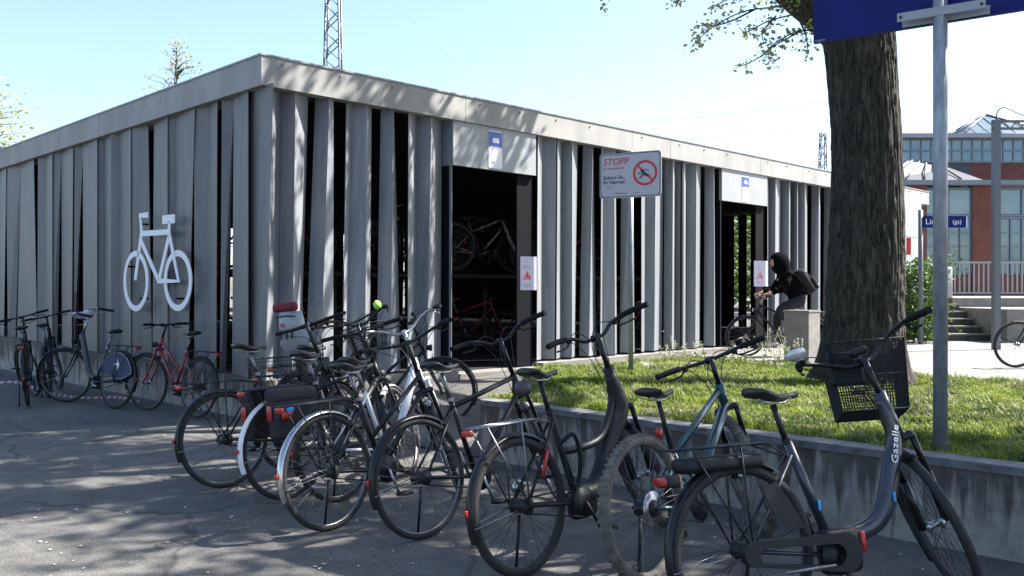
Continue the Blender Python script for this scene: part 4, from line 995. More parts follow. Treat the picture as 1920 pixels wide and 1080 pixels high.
# entrance stickers
for k, (sa_, px, yt, yb, lab) in enumerate(((sD1a, 928.5, 246, 316, 'blue and white plate above the first entrance'), (sD2a, 1397.5, 331, 379, 'blue and white plate above the second, farther entrance'))):
    s_ = on_face(px, -.03); p_ = C0+E*s_+N*(-.028); z1 = CAM_H+(HOR-yt)*p_.y/F; z0 = CAM_H+(HOR-yb)*p_.y/F
    z1 = min(z1, 3.60); z0 = max(z0, 3.065)
    r_ = empty('entrance_plate', p_+Vector((0,0,(z0+z1)/2))); tag(r_, lab, 'sign')
    h_ = (z1-z0); wd = h_*.51; FM = facing((0,0,0), E)
    m_ = MB(); m_.prism([(a,b) for (a,b) in rrect(wd,h_,.02)], 0, .004, 'z', mtx=FM); m_.build('plate', M['stickerwhite'], r_)
    m_ = MB(); m_.box((-wd/2+.004, h_*.02+.02, .0045),(wd/2-.004, h_/2-.012, .006), 0, FM); m_.build('blue_field', M['stickerblue'], r_)
    m_ = MB(); m_.prism([(-.08,.14),(-.05,.2),(.07,.2),(.085,.12),(-.05,.11),(-.055,.13)] if k == 0 else [(-.08,.14),(-.05,.2),(.07,.2),(.085,.12)], .0062, .008, 'z', mtx=FM @ Matrix.Scale(.8, 4)); m_.build('pictogram', M['stickerwhite'], r_)
    m_ = MB(); m_.box((-wd*.36, .028, .0062),(wd*.36, .040, .0072), 0, FM); m_.build('text_line', M['stickerwhite'], r_)
    m_ = MB(); m_.box((-wd*.3, -h_*.38, .0045),(-wd*.1, -h_*.30, .0055), 0, FM); m_.build('small_mark', M['paleink'], r_)
# paper notices folded round the door posts
for (px0, px1, yt, yb, lab) in ((974.5, 1006.5, 481, 544, 'white paper notice with red warning triangle on the right post of the first entrance'), (1411, 1442, 489, 537, 'white paper notice with red warning triangle beside the cyclist')):
    pm = (px0+px1)/2; s_ = on_face(pm, .05); p_ = C0+E*s_+N*.05; z1 = CAM_H+(HOR-yt)*p_.y/F; z0 = CAM_H+(HOR-yb)*p_.y/F
    wd = (px1-px0)*p_.y/F; h_ = z1-z0
    r_ = empty('paper_notice', p_+Vector((0,0,(z0+z1)/2))); tag(r_, lab, 'notice')
    rt = Vector((.93,.37,0)); FM = facing((0,0,0), rt)
    m_ = MB(); m_.box((-wd/2,-h_/2,0),(wd*.34,h_/2,.003), 0, FM)
    FM2 = facing(FM @ Vector((wd*.34,0,0)), E); m_.box((0.0005,-h_/2,0),(wd*.17*1.5,h_/2,.003), 0, FM2); m_.build('sheet', M['paper'], r_)
    tri = MB(); a = wd*.26; cx, cy = -wd*.06, -h_*.06
    def tp(s): return [(cx, cy+a*1.05*s+(.0)), (cx-a*s, cy-a*.75*s), (cx+a*s, cy-a*.75*s)]
    o_, i_ = tp(1), tp(.68); v = [FM @ Vector((x,y,.0045)) for (x,y) in o_+i_]; tri.add(v, [(0,1,4,3),(1,2,5,4),(2,0,3,5)]); tri.build('warning_triangle', M['signred'], r_, fix=False)
    m_ = MB(); m_.add([FM @ Vector((cx-.02,cy-.02,.0042)), FM @ Vector((cx,cy+.04,.0042)), FM @ Vector((cx+.012,cy-.02,.0042))], [(0,1,2)]); m_.add([FM @ Vector((cx+.01,cy-.03,.0042)), FM @ Vector((cx+.035,cy+.0,.0042)), FM @ Vector((cx+.04,cy-.03,.0042))], [(0,1,2)]); m_.build('triangle_mark', M['signink'], r_, fix=False)
    m_ = MB()
    for (yy, ww, hh) in ((.38,.06,.03),(.24,.4,.012),(.19,.46,.02),(-.30,.5,.012),(-.34,.5,.012),(-.38,.4,.012)): m_.box((cx-wd*ww*.5, h_*yy-hh*.5, .0033),(cx+wd*ww*.5, h_*yy+hh*.5, .004), 0, FM)
    m_.build('text_line', M['paleink'], r_)['kind'] = 'stuff'

# big blue board on the galvanised post
BPn = Vector((2.50,5.22,0)); bs = empty('blue_sign_board', BPn); tag(bs, 'large plain blue station board on a galvanised steel post at the wall', 'sign')
m_ = MB(); m_.tube([(0,0,.38),(0,0,3.95)], .040, 20); m_.build('post', M['galv'], bs)
FM = facing((0.03,.075,3.42), (.812,-.583,0))
m_ = MB(); m_.box((-.735,-.42,-.02),(.95,.55,.012), 0, FM); m_.build('board', M['signblue'], bs)
lettering('maker_mark', 'segno', .028, M['paleink'], bs, FM @ Matrix.Translation((-.725,-.415,.0125)), extr=.0005)
FB = facing((0,-.045,3.04), (.812,-.583,0))
m_ = MB(); m_.box((-.255,-.022,-.004),(.215,.028,.004), 0, FB @ Matrix.Rotation(R(0),4,'Z')); 
m_.build('clamp_bar', M['seatgrey'], bs)
FB2 = facing((.0,.045,3.03), (.812,-.583,0))
m_ = MB(); m_.box((-.19,-.03,-.004),(.28,.02,.004), 0, FB2); m_.build('clamp_bar', M['seatgrey'], bs)
m_ = MB()
for x in (-.235, .195): m_.prism([(x+.008*math.cos(q), .002+.008*math.sin(q)) for q in [k*math.pi/3 for k in range(6)]], .004, .012, 'z', mtx=FB)
m_.build('bolt', M['darkgrey'], bs)

# ------------------------------------------------------------------ cabinet
cb = empty('concrete_cabinet', (4.62,14.25,.28), (0,0,R(-45))); tag(cb, 'square grey concrete cabinet in front of the cyclist', 'cabinet')
m_ = MB(); m_.box((-.21,-.19,0),(.21,.19,.80)); m_.build('body', M['kerb'], cb)
m_ = MB(); m_.box((-.22,-.20,.803),(.22,.20,.83)); m_.build('lid', M['kerb'], cb)

# ------------------------------------------------------------------ cyclist
bc_, kc = make_bike('bicycle', 'bicycle being ridden past the second entrance by the hooded person', (5.05,15.2,.30), 268, 0, 4, frame='diamond', fc='darkgrey', bars='flat', barc='silver', barh=1.02, guard='black', rack='darkgrey', sh=.90, detail=1, kick=False, roll=-50)
def skin_obj(name, verts, edges, mt, parent, sub=2):
    me = bpy.data.meshes.new(name); me.from_pydata([v[:3] for v in verts], edges, []); me.materials.append(mt)
    o = bpy.data.objects.new(name, me); COL.objects.link(o)
    if parent: o.parent = parent
    o.modifiers.new('skin', 'SKIN'); o.modifiers['skin'].use_smooth_shade = True
    for i, v in enumerate(verts):
        r_ = v[3]; me.skin_vertices[0].data[i].radius = (r_ if not isinstance(r_, tuple) else r_[0], r_ if not isinstance(r_, tuple) else r_[1])
    me.skin_vertices[0].data[0].use_root = True
    s_ = o.modifiers.new('sub', 'SUBSURF'); s_.levels = sub; s_.render_levels = sub
    return o
def folds(o, st_, sc):
    t = bpy.data.textures.new('cloth_folds', 'CLOUDS'); t.noise_scale = sc; d = o.modifiers.new('folds', 'DISPLACE'); d.texture = t; d.strength = st_; d.mid_level = .5; d.texture_coords = 'LOCAL'
pr = empty('person', (5.05,15.2,.30)); pr.rotation_euler = (0,0,R(90-268)); tag(pr, 'person in black hooded jacket and dark trousers riding a bicycle, wearing a backpack', 'person')
# local: x forward
hipz = .95
ft = {1: (Vector((.42,.12,.17))), -1: (Vector((.50,-.12,.44)))}
BBc = kc['BB']; ca = R(-50); ped = {-1: BBc+Vector((math.cos(ca)*.17,-.125,math.sin(ca)*.17)), 1: BBc-Vector((math.cos(ca)*.17,-.125,math.sin(ca)*.17))}
def leg(sg):
    hip = Vector((.19,sg*.09,hipz-.01)); an = ped[sg]+Vector((-.06,0,.09)); d = an-hip; Lh = d.length; a_, b_ = .43, .42
    x = (a_*a_-b_*b_+Lh*Lh)/(2*Lh); h = math.sqrt(max(.001, a_*a_-x*x)); u = d.normalized(); pf = Vector((u.z*-1,0,u.x)); 
    if pf.x < 0: pf = -pf
    return hip, hip+u*x+pf*h, an
V = [(.17,0,hipz,.12),(.26,0,1.12,.12),(.38,0,1.30,.135),(.46,0,1.41,.07),(.50,0,1.47,.055),(.54,0,1.56,.085),(.555,0,1.63,.08)]
Ed = [(0,1),(1,2),(2,3),(3,4),(4,5),(5,6)]
hands = {}
for sg in (1,-1):
    hip, kn, an = leg(sg); i = len(V); V += [(*hip,.085),(*kn,.055),(*an,.038),(*(ped[sg]+Vector((.06,0,.03))),.035)]; Ed += [(0,i),(i,i+1),(i+1,i+2),(i+2,i+3)]
    i = len(V); hd = Vector(kc['bc'])+Vector((-.03,sg*.25,.03)); hands[sg] = hd
    V += [(.42,sg*.17,1.38,.058),(.50,sg*.25,1.17,.042),(*(hd+Vector((-.05,0,.025))),.03),(*hd,.03)]; Ed += [(2,i),(i,i+1),(i+1,i+2),(i+2,i+3)]
skin_obj('body', V, Ed, M['skin'], pr)
J = [(.15,0,hipz+.02,.19),(.23,0,1.12,.19),(.35,0,1.30,.19),(.44,0,1.42,.13),(.49,0,1.50,.09)]; Je = [(0,1),(1,2),(2,3),(3,4)]
for sg in (1,-1):
    i = len(J); hd = hands[sg]; J += [(.42,sg*.18,1.38,.078),(.50,sg*.26,1.17,.062),(*(hd+Vector((-.07,0,.03))),.045)]; Je += [(2,i),(i,i+1),(i+1,i+2)]
folds(skin_obj('jacket', J, Je, M['person_dark'], pr, 3), .07, .09)
hd_ = MB(); hc = Vector((.535,0,1.605)); v = []; n = 16; rows = 10
for i in range(rows+1):
    ph = math.pi*i/rows
    for k in range(n):
        a = 2*math.pi*k/n; x = math.sin(ph)*math.cos(a); y = math.sin(ph)*math.sin(a); z = math.cos(ph)
        rx = .185 if x < 0 else .15; sc_ = 1.0
        q = Vector((x*rx, y*.14, z*.17 if z > 0 else z*.23)); 
        if x > .55 and abs(z) < .75: q.x = .10     # hood opening for the face
        if z < -.3: q.x -= .05*(-z-.3)
        q.x -= .05*max(0, .2-z)*(1 if x < .2 else .2); q.z += .02*max(0,-x)*(z > 0)
        v.append(hc+q*(1+.07*noise.noise(q*14)))
f = [(i*n+k, i*n+(k+1) % n, (i+1)*n+(k+1) % n, (i+1)*n+k) for i in range(rows) for k in range(n)]
hd_.add(v, f, True); hd_.build('hood', M['person_dark'], pr)
fc_ = MB(); fc_.lathe([(0,-.0),(.03,-.005),(.06,-.02),(.075,-.05),(.078,-.09)], (hc.x+.125, 0, hc.z-.01), 14, 'x'); fo = fc_.build('face', M['skin'], pr)
m_ = MB(); m_.rbox(Vector((hc.x+.125,0,hc.z-.02)), (.03,.022,.035), .01); m_.build('nose', M['skin'], fo)
Tm = []; 
for sg in (1,-1):
    hip, kn, an = leg(sg)
    m_ = MB(); m_.rbox(ped[sg]+Vector((.015,0,.045)), (.27,.095,.075), .033, seg=3); m_.build('shoe', M['shoe'], pr)
    for q in range(4):
        hh = hands[sg]+Vector((.015,(q-1.5)*.02,.0)); skin_obj('finger', [(*(hh+Vector((-.02,0,.018))),.0095),(*(hh+Vector((.028,0,.012))),.009),(*(hh+Vector((.034,0,-.02))),.008),(*(hh+Vector((.012,0,-.03))),.007)], [(0,1),(1,2),(2,3)], M['skin'], pr, 1)
    hh = hands[sg]; skin_obj('thumb', [(*(hh+Vector((-.03,-sg*.025,.008))),.011),(*(hh+Vector((-.018,-sg*.045,-.008))),.010),(*(hh+Vector((.008,-sg*.05,-.02))),.008)], [(0,1),(1,2)], M['skin'], pr, 1)
TV = [(.17,0,hipz+.02,.15),(.205,0,hipz+.12,.135)]; TE = [(0,1)]
for sg in (1,-1):
    hip, kn, an = leg(sg); i = len(TV); TV += [(*(hip+Vector((0,sg*.01,-.0))),.115),(*kn,.08),(*(an+Vector((0,0,.03))),.062)]; TE += [(0,i),(i,i+1),(i+1,i+2)]
folds(skin_obj('trousers', TV, TE, M['trouser'], pr, 3), .05, .08)
bp = empty('backpack', pr.location, pr.rotation_euler); tag(bp, 'dark backpack with pale straps on the back of the cyclist', 'backpack')
RT = Matrix.Translation((.10,0,1.27)) @ Matrix.Rotation(R(33), 4, 'Y')
m_ = MB(); m_.rbox(Vector((0,0,0)), (.18,.31,.46), .06, mtx=RT, seg=3); m_.build('bag', M['pack'], bp)
m_ = MB(); m_.rbox(Vector((-.12,0,-.10)), (.08,.26,.22), .03, mtx=RT, seg=3); m_.build('front_pocket', M['pack'], bp)
for z in (.12,.06): m_ = MB(); m_.rbox(Vector((-.107,0,z)), (.012,.24,.03), .004, mtx=RT); m_.build('strap', M['packlight'], bp)

# ------------------------------------------------------------------ trees
def leaf_cluster(mb, c, n, spread, size, rng):
    for _ in range(n):
        p_ = c+Vector((rng.gauss(0,spread), rng.gauss(0,spread), rng.gauss(0,spread*.8)))
        a = Vector((rng.uniform(-1,1), rng.uniform(-1,1), rng.uniform(-.6,.6))).normalized(); b = a.cross(Vector((rng.uniform(-1,1), rng.uniform(-1,1), rng.uniform(-1,1)))).normalized()
        s_ = size*rng.uniform(.6,1.3)
        mb.v += [tuple(p_), tuple(p_+a*s_*.5+b*s_*.33), tuple(p_+a*s_), tuple(p_+a*s_*.5-b*s_*.33)]
        i = len(mb.v)-4; mb.f.append((i,i+1,i+2,i+3)); mb.sm.append(False); mb.mi.append(0)
LR = random.Random(77)
def grow(mb, lf, p, d, length, rad, depth, rng, keep, leafn, spread, lsize, up=.12):
    pts = [p]; n = 4
    for i in range(n):
        d = (d+Vector((rng.uniform(-.22,.22), rng.uniform(-.22,.22), rng.uniform(-.12,.2)+up*.3))).normalized(); pts.append(pts[-1]+d*length/n)
    if not keep(pts[-1]) or not keep(pts[2]): return
    mb.tube(pts, [rad*(1-.45*i/n) for i in range(n+1)], 6 if rad < .05 else 10)
    if depth <= 1:
        for q in pts[1:]:
            leaf_cluster(lf, q, leafn, spread, lsize, LR)
    if depth <= 0: return
    for k in range(3 if depth > 1 else 2):
        i = rng.choice((2,3,4)); nd = (d+Vector((rng.uniform(-.9,.9), rng.uniform(-.9,.9), rng.uniform(-.3,.5)))).normalized()
        grow(mb, lf, pts[i], nd, length*rng.uniform(.6,.8), rad*.5, depth-1, rng, keep, leafn, spread, lsize, up)
def out_of_view(q):
    if q.y < .4: return True
    if abs(q.x/q.y) > .62: return q.z > 2.5
    return q.z > CAM_H+.345*q.y+.12
SEED = 14
rng = random.Random(SEED)
TB = Vector((4.13,10.5,0))
tr_ = empty('tree', (TB.x,TB.y,.38)); tag(tr_, 'big old tree with thick furrowed trunk growing from the lawn behind the blue board', 'tree')
tk = MB(); nr, ns = 270, 190; H = 5.2; v = []
def trunk_r(z):
    if z < 1.0: return .425+.17*math.exp(-z*3.0)+.0
    return .425+.015*math.sin(z*1.7)-.012*(z-1)
for i in range(nr+1):
    z = H*i/nr
    for k in range(ns):
        a = 2*math.pi*k/ns; cx_, sx_ = math.cos(a), math.sin(a)
        rr_ = trunk_r(z)*(1+.05*noise.noise(Vector((cx_*1.4, sx_*1.4, z*.6)))+.10*math.exp(-z*2.5)*math.sin(a*5+1))
        q = Vector((cx_*7.0, sx_*7.0, z*1.9)); n1 = noise.noise(q+Vector((0,0,3*noise.noise(q*.4)))); n2 = noise.noise(q*2.6+Vector((5,0,0)))
        rr_ += .034*min(1, abs(n1)*4.5)+.014*n2-.03
        v.append((rr_*cx_+.03*math.sin(z*.8)+ (-.05)*max(0,z-3), rr_*sx_, z))
f = [(i*ns+k, i*ns+(k+1) % ns, (i+1)*ns+(k+1) % ns, (i+1)*ns+k) for i in range(nr) for k in range(ns)]
tk.add(v, f, True); tk.build('trunk', M['bark'], tr_)
tinv = Matrix.Translation((-TB.x,-TB.y,-.38))
lb = MB(); lf = MB()
# the low limb leaving the trunk to the left
limb = smooth_path([(-.1,0,3.95),(-.45,-.05,4.25),(-.85,-.1,4.5),(-1.5,-.2,5.0),(-2.4,-.2,5.7)], 6)
lb.tube(limb, [.30-.20*i/(len(limb)-1) for i in range(len(limb))], 14)
class LocalMB: pass
keepl = lambda q: out_of_view(q+Vector((TB.x,TB.y,.38)))
for (sx, sy, sz, dx, dy, dz, ln, rd) in ((-.0,0,4.9,-.5,.25,.8,2.6,.22),(.05,0,4.9,.5,-.1,.85,2.8,.2),(0,.1,4.9,.1,.6,.8,2.4,.18),(0,-.1,4.9,.05,-.7,.75,2.6,.2),(0,-.2,4.9,.35,-.9,.55,3.4,.2),(.1,-.1,4.9,.75,-.75,.6,3.0,.18),(-.1,-.1,4.9,-.35,-.9,.5,3.2,.18),(0,0,5.1,0,0,1,3.2,.22),(-2.4,-.2,5.7,-.6,-.2,.6,2.0,.10),(-1.5,-.2,5.0,-.3,-.6,.7,2.0,.09)):
    grow(lb, lf, Vector((sx,sy,sz)), Vector((dx,dy,dz)).normalized(), ln, rd, 4, rng, keepl, 12 if dy < -.3 or dx < -.3 else 5, .15, .12)
# the drooping twigs with young leaves that hang into view
tw = MB(); tl_ = MB()
def P3(px, py, Y): return Vector(((px-960)/F*Y, Y, CAM_H+(HOR-py)/F*Y))-Vector((TB.x,TB.y,.38))
twigs = [[(1560,60),(1500,58),(1455,80),(1420,110),(1378,128)],[(1540,-20),(1470,10),(1400,20),(1345,45),(1302,80)],[(1420,15),(1370,40),(1335,48),(1306,48)],[(1500,58),(1480,70),(1440,95),(1450,118)],[(1560,20),(1500,25),(1440,40),(1400,60),(1385,50)],
         [(1500,40),(1512,70),(1515,105)],[(1470,10),(1440,-5),(1380,-5),(1330,15)],[(1455,30),(1430,60),(1432,80)],[(1530,10),(1480,-10),(1420,-20)],[(1250,-30),(1262,-8),(1270,0)],[(1140,-20),(1142,3)]]
for T in twigs:
    Y = rng.uniform(9.6,10.3); P = smooth_path([P3(a, b, Y+.1*i) for i, (a, b) in enumerate(T)], 4)
    tw = MB(); tw.tube(P, [.012-.008*i/(len(P)-1) for i in range(len(P))], 5); tw.build('twig', M['bark'], tr_, fix=False)
    for i in range(3, len(P)):
        if rng.random() < .8: leaf_cluster(tl_, P[i]+Vector((0,0,-.01)), rng.choice((6,11,18)), .05, .058, rng)
lf.v and None
lb.build('limbs', M['bark'], tr_, fix=False); pass
o = lf.build('crown', M['leafy'], tr_, fix=False); o['kind'] = 'stuff'
o = tl_.build('hanging_leaves', M['leafhang'], tr_, fix=False); o['kind'] = 'stuff'
# more street trees stand to the right, beyond the frame; only their shade is seen
def side_tree(x, y, lab, seed, hgt=4.2, leafn=9, sc=1.0):
    rg_ = random.Random(seed+SEED); r_ = empty('tree', (x,y,.0)); tag(r_, lab, 'tree')
    a = MB(); b = MB(); a.tube([(0,0,0),(0,0,.5),(.03,0,2),(0,.05,hgt)], [.38,.27,.23,.2], 16)
    kp = lambda q: out_of_view(q+Vector((x,y,0)))
    for k in range(7):
        an = 2*math.pi*k/7+rg_.uniform(-.2,.2); grow(a, b, Vector((0,0,hgt-.1)), Vector((math.cos(an)*.8, math.sin(an)*.8, .7)).normalized(), 2.5*sc, .15, 4, rg_, kp, leafn, .15, .12)
    a.build('trunk', M['bark'], r_, fix=False); o = b.build('crown', M['leafy'], r_, fix=False); o['kind'] = 'stuff'
side_tree(8.6,5.2, 'street tree standing just beyond the right edge, its crown shading the street', 5)
side_tree(7.6,1.9, 'street tree beside the viewer on the right, its crown shading the nearest bicycles', 9, sc=.9)

def far_tree(x, y, z0, h, cw, n, lsize, lab, seed, mt, trunk=.12, cl=12):
    rg_ = random.Random(seed); r_ = empty('tree', (x,y,0)); tag(r_, lab, 'tree'); a = MB(); b = MB()
    a.tube([(0,0,0),(0,0,h*.4),(rg_.uniform(-.3,.3),0,h*.75),(0,0,h*.97)], [trunk,trunk*.8,trunk*.4,.02], 8)
    for i in range(n):
        t = rg_.random(); z = z0+(h-z0)*t; rad = cw*math.sin(math.pi*(.12+.85*t))**.8*rg_.uniform(.2,1)
        an = rg_.uniform(0,6.28); e = Vector((rad*math.cos(an), rad*math.sin(an), z)); a.tube([(0,0,z-rad*.6), tuple(e*.5+Vector((0,0,z*.5-rad*.1))), tuple(e)], [.022,.013,.006], 4, cap=False)
        leaf_cluster(b, e, cl, cw*.10, lsize, rg_)
    a.build('trunk', M['bark'], r_, fix=False); o = b.build('crown', mt, r_, fix=False); o['kind'] = 'stuff'
far_tree(-22.9,38,3,11.3,2.7,430,.17,'pale spring tree behind the left end of the roof',3,M['leafpale'])
far_tree(-15.0,40,5,12.6,1.7,190,.12,'thin sparse tree top showing above the roof edge',4,M['leafpale'],cl=7,trunk=.07)
for i, (x, y) in enumerate(((3,52),(10.9,46),(15.2,55),(-4,50))):
    far_tree(x,y,.8,6.6,3.4,220,.35,['green tree seen through the gaps of the second entrance','green tree behind the building, hidden by panels','green tree behind the far right of the roof','green tree behind the middle of the building'][i],20+i,M['leafdark'],cl=10)

# ------------------------------------------------------------------ grass, weeds
rs = np.random.RandomState(4)
def grass(name, n, mt, lab, hmin, hmax, wfun=None, w0=.0034):
    V_ = []; xs = []; 
    pts = []
    while len(pts) < n:
        Y = rs.uniform(2.5,15.2); x = rs.uniform(-.3,10)
        if abs(x/Y) > .75: continue
        if rs.rand() > min(1, (7.0/Y)**1.2): continue
        if not inpoly(x, Y, BP) or wall_dist(x, Y) < .15: continue
        if wfun and not wfun(x, Y): continue
        if not wfun and noise.noise(Vector((x*2.2,Y*2.2,5))) > .22 and rs.rand() < .75: continue
        pts.append((x, Y))
    vs = np.zeros((n*5,3)); fc = []
    for i, (x, y) in enumerate(pts):
        z = bed_z(x, y)-.005; k = noise.noise(Vector((x*1.3,y*1.3,7))); k2 = noise.noise(Vector((x*5,y*5,2))); h = (hmin+(hmax-hmin)*rs.rand())*(1+.8*max(-.6,k)+1.3*max(-.2,k2)); wd = w0*(1+y*.06)*rs.uniform(.7,1.4)
        a = rs.uniform(0,6.28); le = h*rs.uniform(.15,.8); dx, dy = math.cos(a)*le, math.sin(a)*le; px_, py_ = -math.sin(a)*wd, math.cos(a)*wd
        vs[i*5] = (x-px_,y-py_,z); vs[i*5+1] = (x+px_,y+py_,z); vs[i*5+2] = (x+px_*.8+dx*.35,y+py_*.8+dy*.35,z+h*.6); vs[i*5+3] = (x-px_*.8+dx*.35,y-py_*.8+dy*.35,z+h*.6); vs[i*5+4] = (x+dx,y+dy,z+h*rs.uniform(.75,1))
        b = i*5; fc.append((b,b+1,b+2,b+3)); fc.append((b+3,b+2,b+4))
    me = bpy.data.meshes.new(name); me.from_pydata(vs.tolist(), [], fc); me.materials.append(mt); o = bpy.data.objects.new(name, me); COL.objects.link(o); tag(o, lab, 'grass', kind='stuff')
grass('grass', 165000, M['grass'], 'bright green lawn of uneven grass between low wall and building', .022, .07)
grass('dry_grass', 8000, M['grassdry'], 'dry straw-coloured grass blades scattered in the lawn', .04, .10, lambda x, y: noise.noise(Vector((x*.9,y*.9,1))) > -.08)
# broad-leaved weeds as individual clumps
def weed(loc, h, n, seed, lab, grp):
    rg_ = random.Random(seed); r_ = empty('weed', loc); tag(r_, lab, 'weed', grp); a = MB(); b = MB()
    for k in range(n):
        an = rg_.uniform(0,6.28); le = h*rg_.uniform(.1,.35); hh = h*rg_.uniform(.6,1); t = Vector((math.cos(an)*le, math.sin(an)*le, hh))
        a.tube([(0,0,0),(t.x*.3,t.y*.3,hh*.5),tuple(t)], .0035, 4)
        for q in range(5): leaf_cluster(b, t+Vector((0,0,-.02*q)), 3, .012, .022, rg_)
        leaf_cluster(b, t*.4, 3, .03, .05, rg_)
    a.build('stem', M['stem'], r_, fix=False); b.build('seed_heads', M['seedhead'], r_, fix=False)['kind'] = 'stuff'
k = 0
for (px, Y, h) in ((1245,14.0,.33),(1262,14.2,.45),(1285,14.4,.3),(1302,14.4,.38),(1322,14.5,.3),(1385,13.6,.42),(1398,13.4,.5),(1432,13.2,.55),(1442,13.5,.62),(1462,13.2,.35),(1475,13.0,.55),(1485,13.3,.42),(1500,13.0,.45),(1452,13.0,.3),(1376,13.6,.3)):
    x = (px-960)/F*Y; k += 1; weed((x,Y,bed_z(x,Y)-.01), h, 4, k, 'thin pale-headed weed stalks at the lawn edge '+('by the kerb under the panels' if px < 1340 else 'in front of the cyclist'), 'weed stalks by the kerb' if px < 1340 else 'weed stalks in front of the cyclist')

dl = MB(); rg_ = random.Random(31)
for i in range(480):
    Y = rg_.uniform(3.0,11); x = rg_.uniform(-.6,.55)*Y
    if x+Y > 7.2: 
        if rg_.random() < .6 or x+Y < 7.6 or not inpoly(x, Y, BP): continue
        z = bed_z(x,Y)+.03
    else: z = .006
    a = rg_.uniform(0,6.28); r_ = rg_.uniform(.006,.018); t = rg_.uniform(.0,.008)
    dl.add([(x+r_*math.cos(a),Y+r_*math.sin(a),z),(x+.6*r_*math.cos(a+1.6),Y+.6*r_*math.sin(a+1.6),z+t),(x-r_*math.cos(a),Y-r_*math.sin(a),z+.002),(x+.6*r_*math.cos(a-1.6),Y+.6*r_*math.sin(a-1.6),z+t*.5)], [(0,1,2,3)])
o = dl.build('fallen_leaves', M['seedhead'], fix=False); tag(o, 'tiny dry leaves and blossom bits strewn over street and lawn', 'litter', kind='stuff')
# ------------------------------------------------------------------ right background
# hedge bush
hb_ = MB(); hs = MB(); rg_ = random.Random(2)
for i in range(420):
    c = Vector((rg_.gauss(0,.26), rg_.gauss(0,.3), 1.0+rg_.uniform(-.9,.75))); leaf_cluster(hb_, c, 9, .09, .09, rg_)
hr = empty('bush', (8.72,19.4,.3)); tag(hr, 'bright green leafy bush beside the stairs', 'bush'); 
for k in range(8): a = k*.8; hs.tube([(0,0,0),(.2*math.cos(a),.2*math.sin(a),.8),(.4*math.cos(a),.3*math.sin(a),1.5)], .012, 5)
hs.build('stem', M['bark'], hr); o = hb_.build('leaves', M['leafdark'], hr, fix=False); o['kind'] = 'stuff'
# stairs
sr = empty('staircase', (10.05,19.9,.3)); tag(sr, 'short flight of concrete steps up to the railed platform', 'stairs')
for i in range(6):
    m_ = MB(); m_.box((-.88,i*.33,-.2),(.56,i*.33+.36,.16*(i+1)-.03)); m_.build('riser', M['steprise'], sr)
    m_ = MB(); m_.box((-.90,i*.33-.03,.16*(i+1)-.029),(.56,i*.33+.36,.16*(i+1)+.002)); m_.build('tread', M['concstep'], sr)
pf = MB(); pf.box((9.2,21.92,.2),(24,30,1.24)); o = pf.build('platform', M['concstep']); tag(o, 'raised concrete platform behind the steps', kind='structure')
sw = MB(); sw.box((10.63,19.2,.2),(12.6,21.9,1.02)); o = sw.build('stair_side_wall', M['kerb']); tag(o, 'pale concrete side wall right of the steps', 'wall')
def rail(pts, lab, posts, hgt=.9):
    r_ = empty('handrail', pts[0]); tag(r_, lab, 'railing'); b0 = Vector(pts[0])
    m_ = MB(); m_.tube([Vector(p)-b0+Vector((0,0,hgt)) for p in pts], .032, 8); m_.build('rail', M['galv'], r_)
    for t in posts:
        q = Vector(pts[0]).lerp(Vector(pts[1]), t)-b0; m_ = MB(); m_.tube([q+Vector((0,0,-.1)), q+Vector((0,0,hgt))], .026, 8); m_.build('post', M['galv'], r_)
rail([(9.25,19.6,.3),(9.42,22.0,1.26)], 'steel handrail on the left of the steps', (0,.5,1))
rail([(9.7,22.1,1.24),(9.9,23.5,1.24)], 'steel handrail at the top of the steps', (0,1))
fr_ = empty('platform_railing', (9.9,24.2,1.24)); tag(fr_, 'pale railing of thin upright bars on the platform', 'railing')
m_ = MB(); m_.box((0,0,.92),(8,.05,.97)); m_.box((0,0,.1),(8,.05,.14)); m_.build('rail', M['seatgrey'], fr_)
for i in range(62): m_ = MB(); m_.box((i*.13,.01,.14),(i*.13+.03,.04,.92)) if i == 0 else None; (m_.build('bar', M['seatgrey'], fr_) if i == 0 else None); 
bar0 = [c for c in fr_.children if c.name.startswith('bar')][0]
for i in range(1, 62): c = bar0.copy(); COL.objects.link(c); c.parent = fr_; c.location = (i*.13,0,0)
tb = MB(); tb.rbox(Vector((11.0,22.9,1.63)), (.42,.3,.78), .02, seg=1); o = tb.build('litter_bin', M['seatgrey']); tag(o, 'pale square litter bin on the platform beside the railing', 'bin')
# gantry post
gp = empty('gantry_post', (9.2,17.0,.3)); tag(gp, 'tall grey steel post with a lattice arm reaching right at its top', 'post')
m_ = MB(); m_.box((-.06,-.06,0),(.06,.06,4.35)); m_.build('post', M['mast'], gp)
m_ = MB(); m_.box((-.08,-.03,4.18),(2.2,.03,4.22)); m_.box((-.08,-.03,4.32),(2.2,.03,4.36))
for i in range(8): m_.tube([(i*.27,0,4.2),(i*.27+.135,0,4.34),(i*.27+.27,0,4.2)], .012, 4)
m_.build('arm', M['mast'], gp)
m_ = MB(); m_.tube(smooth_path([(0,0,4.34),(.03,0,4.52),(.15,0,4.6),(.4,0,4.5),(.7,0,4.38)], 5), .012, 5); m_.build('cable', M['satin'], gp)
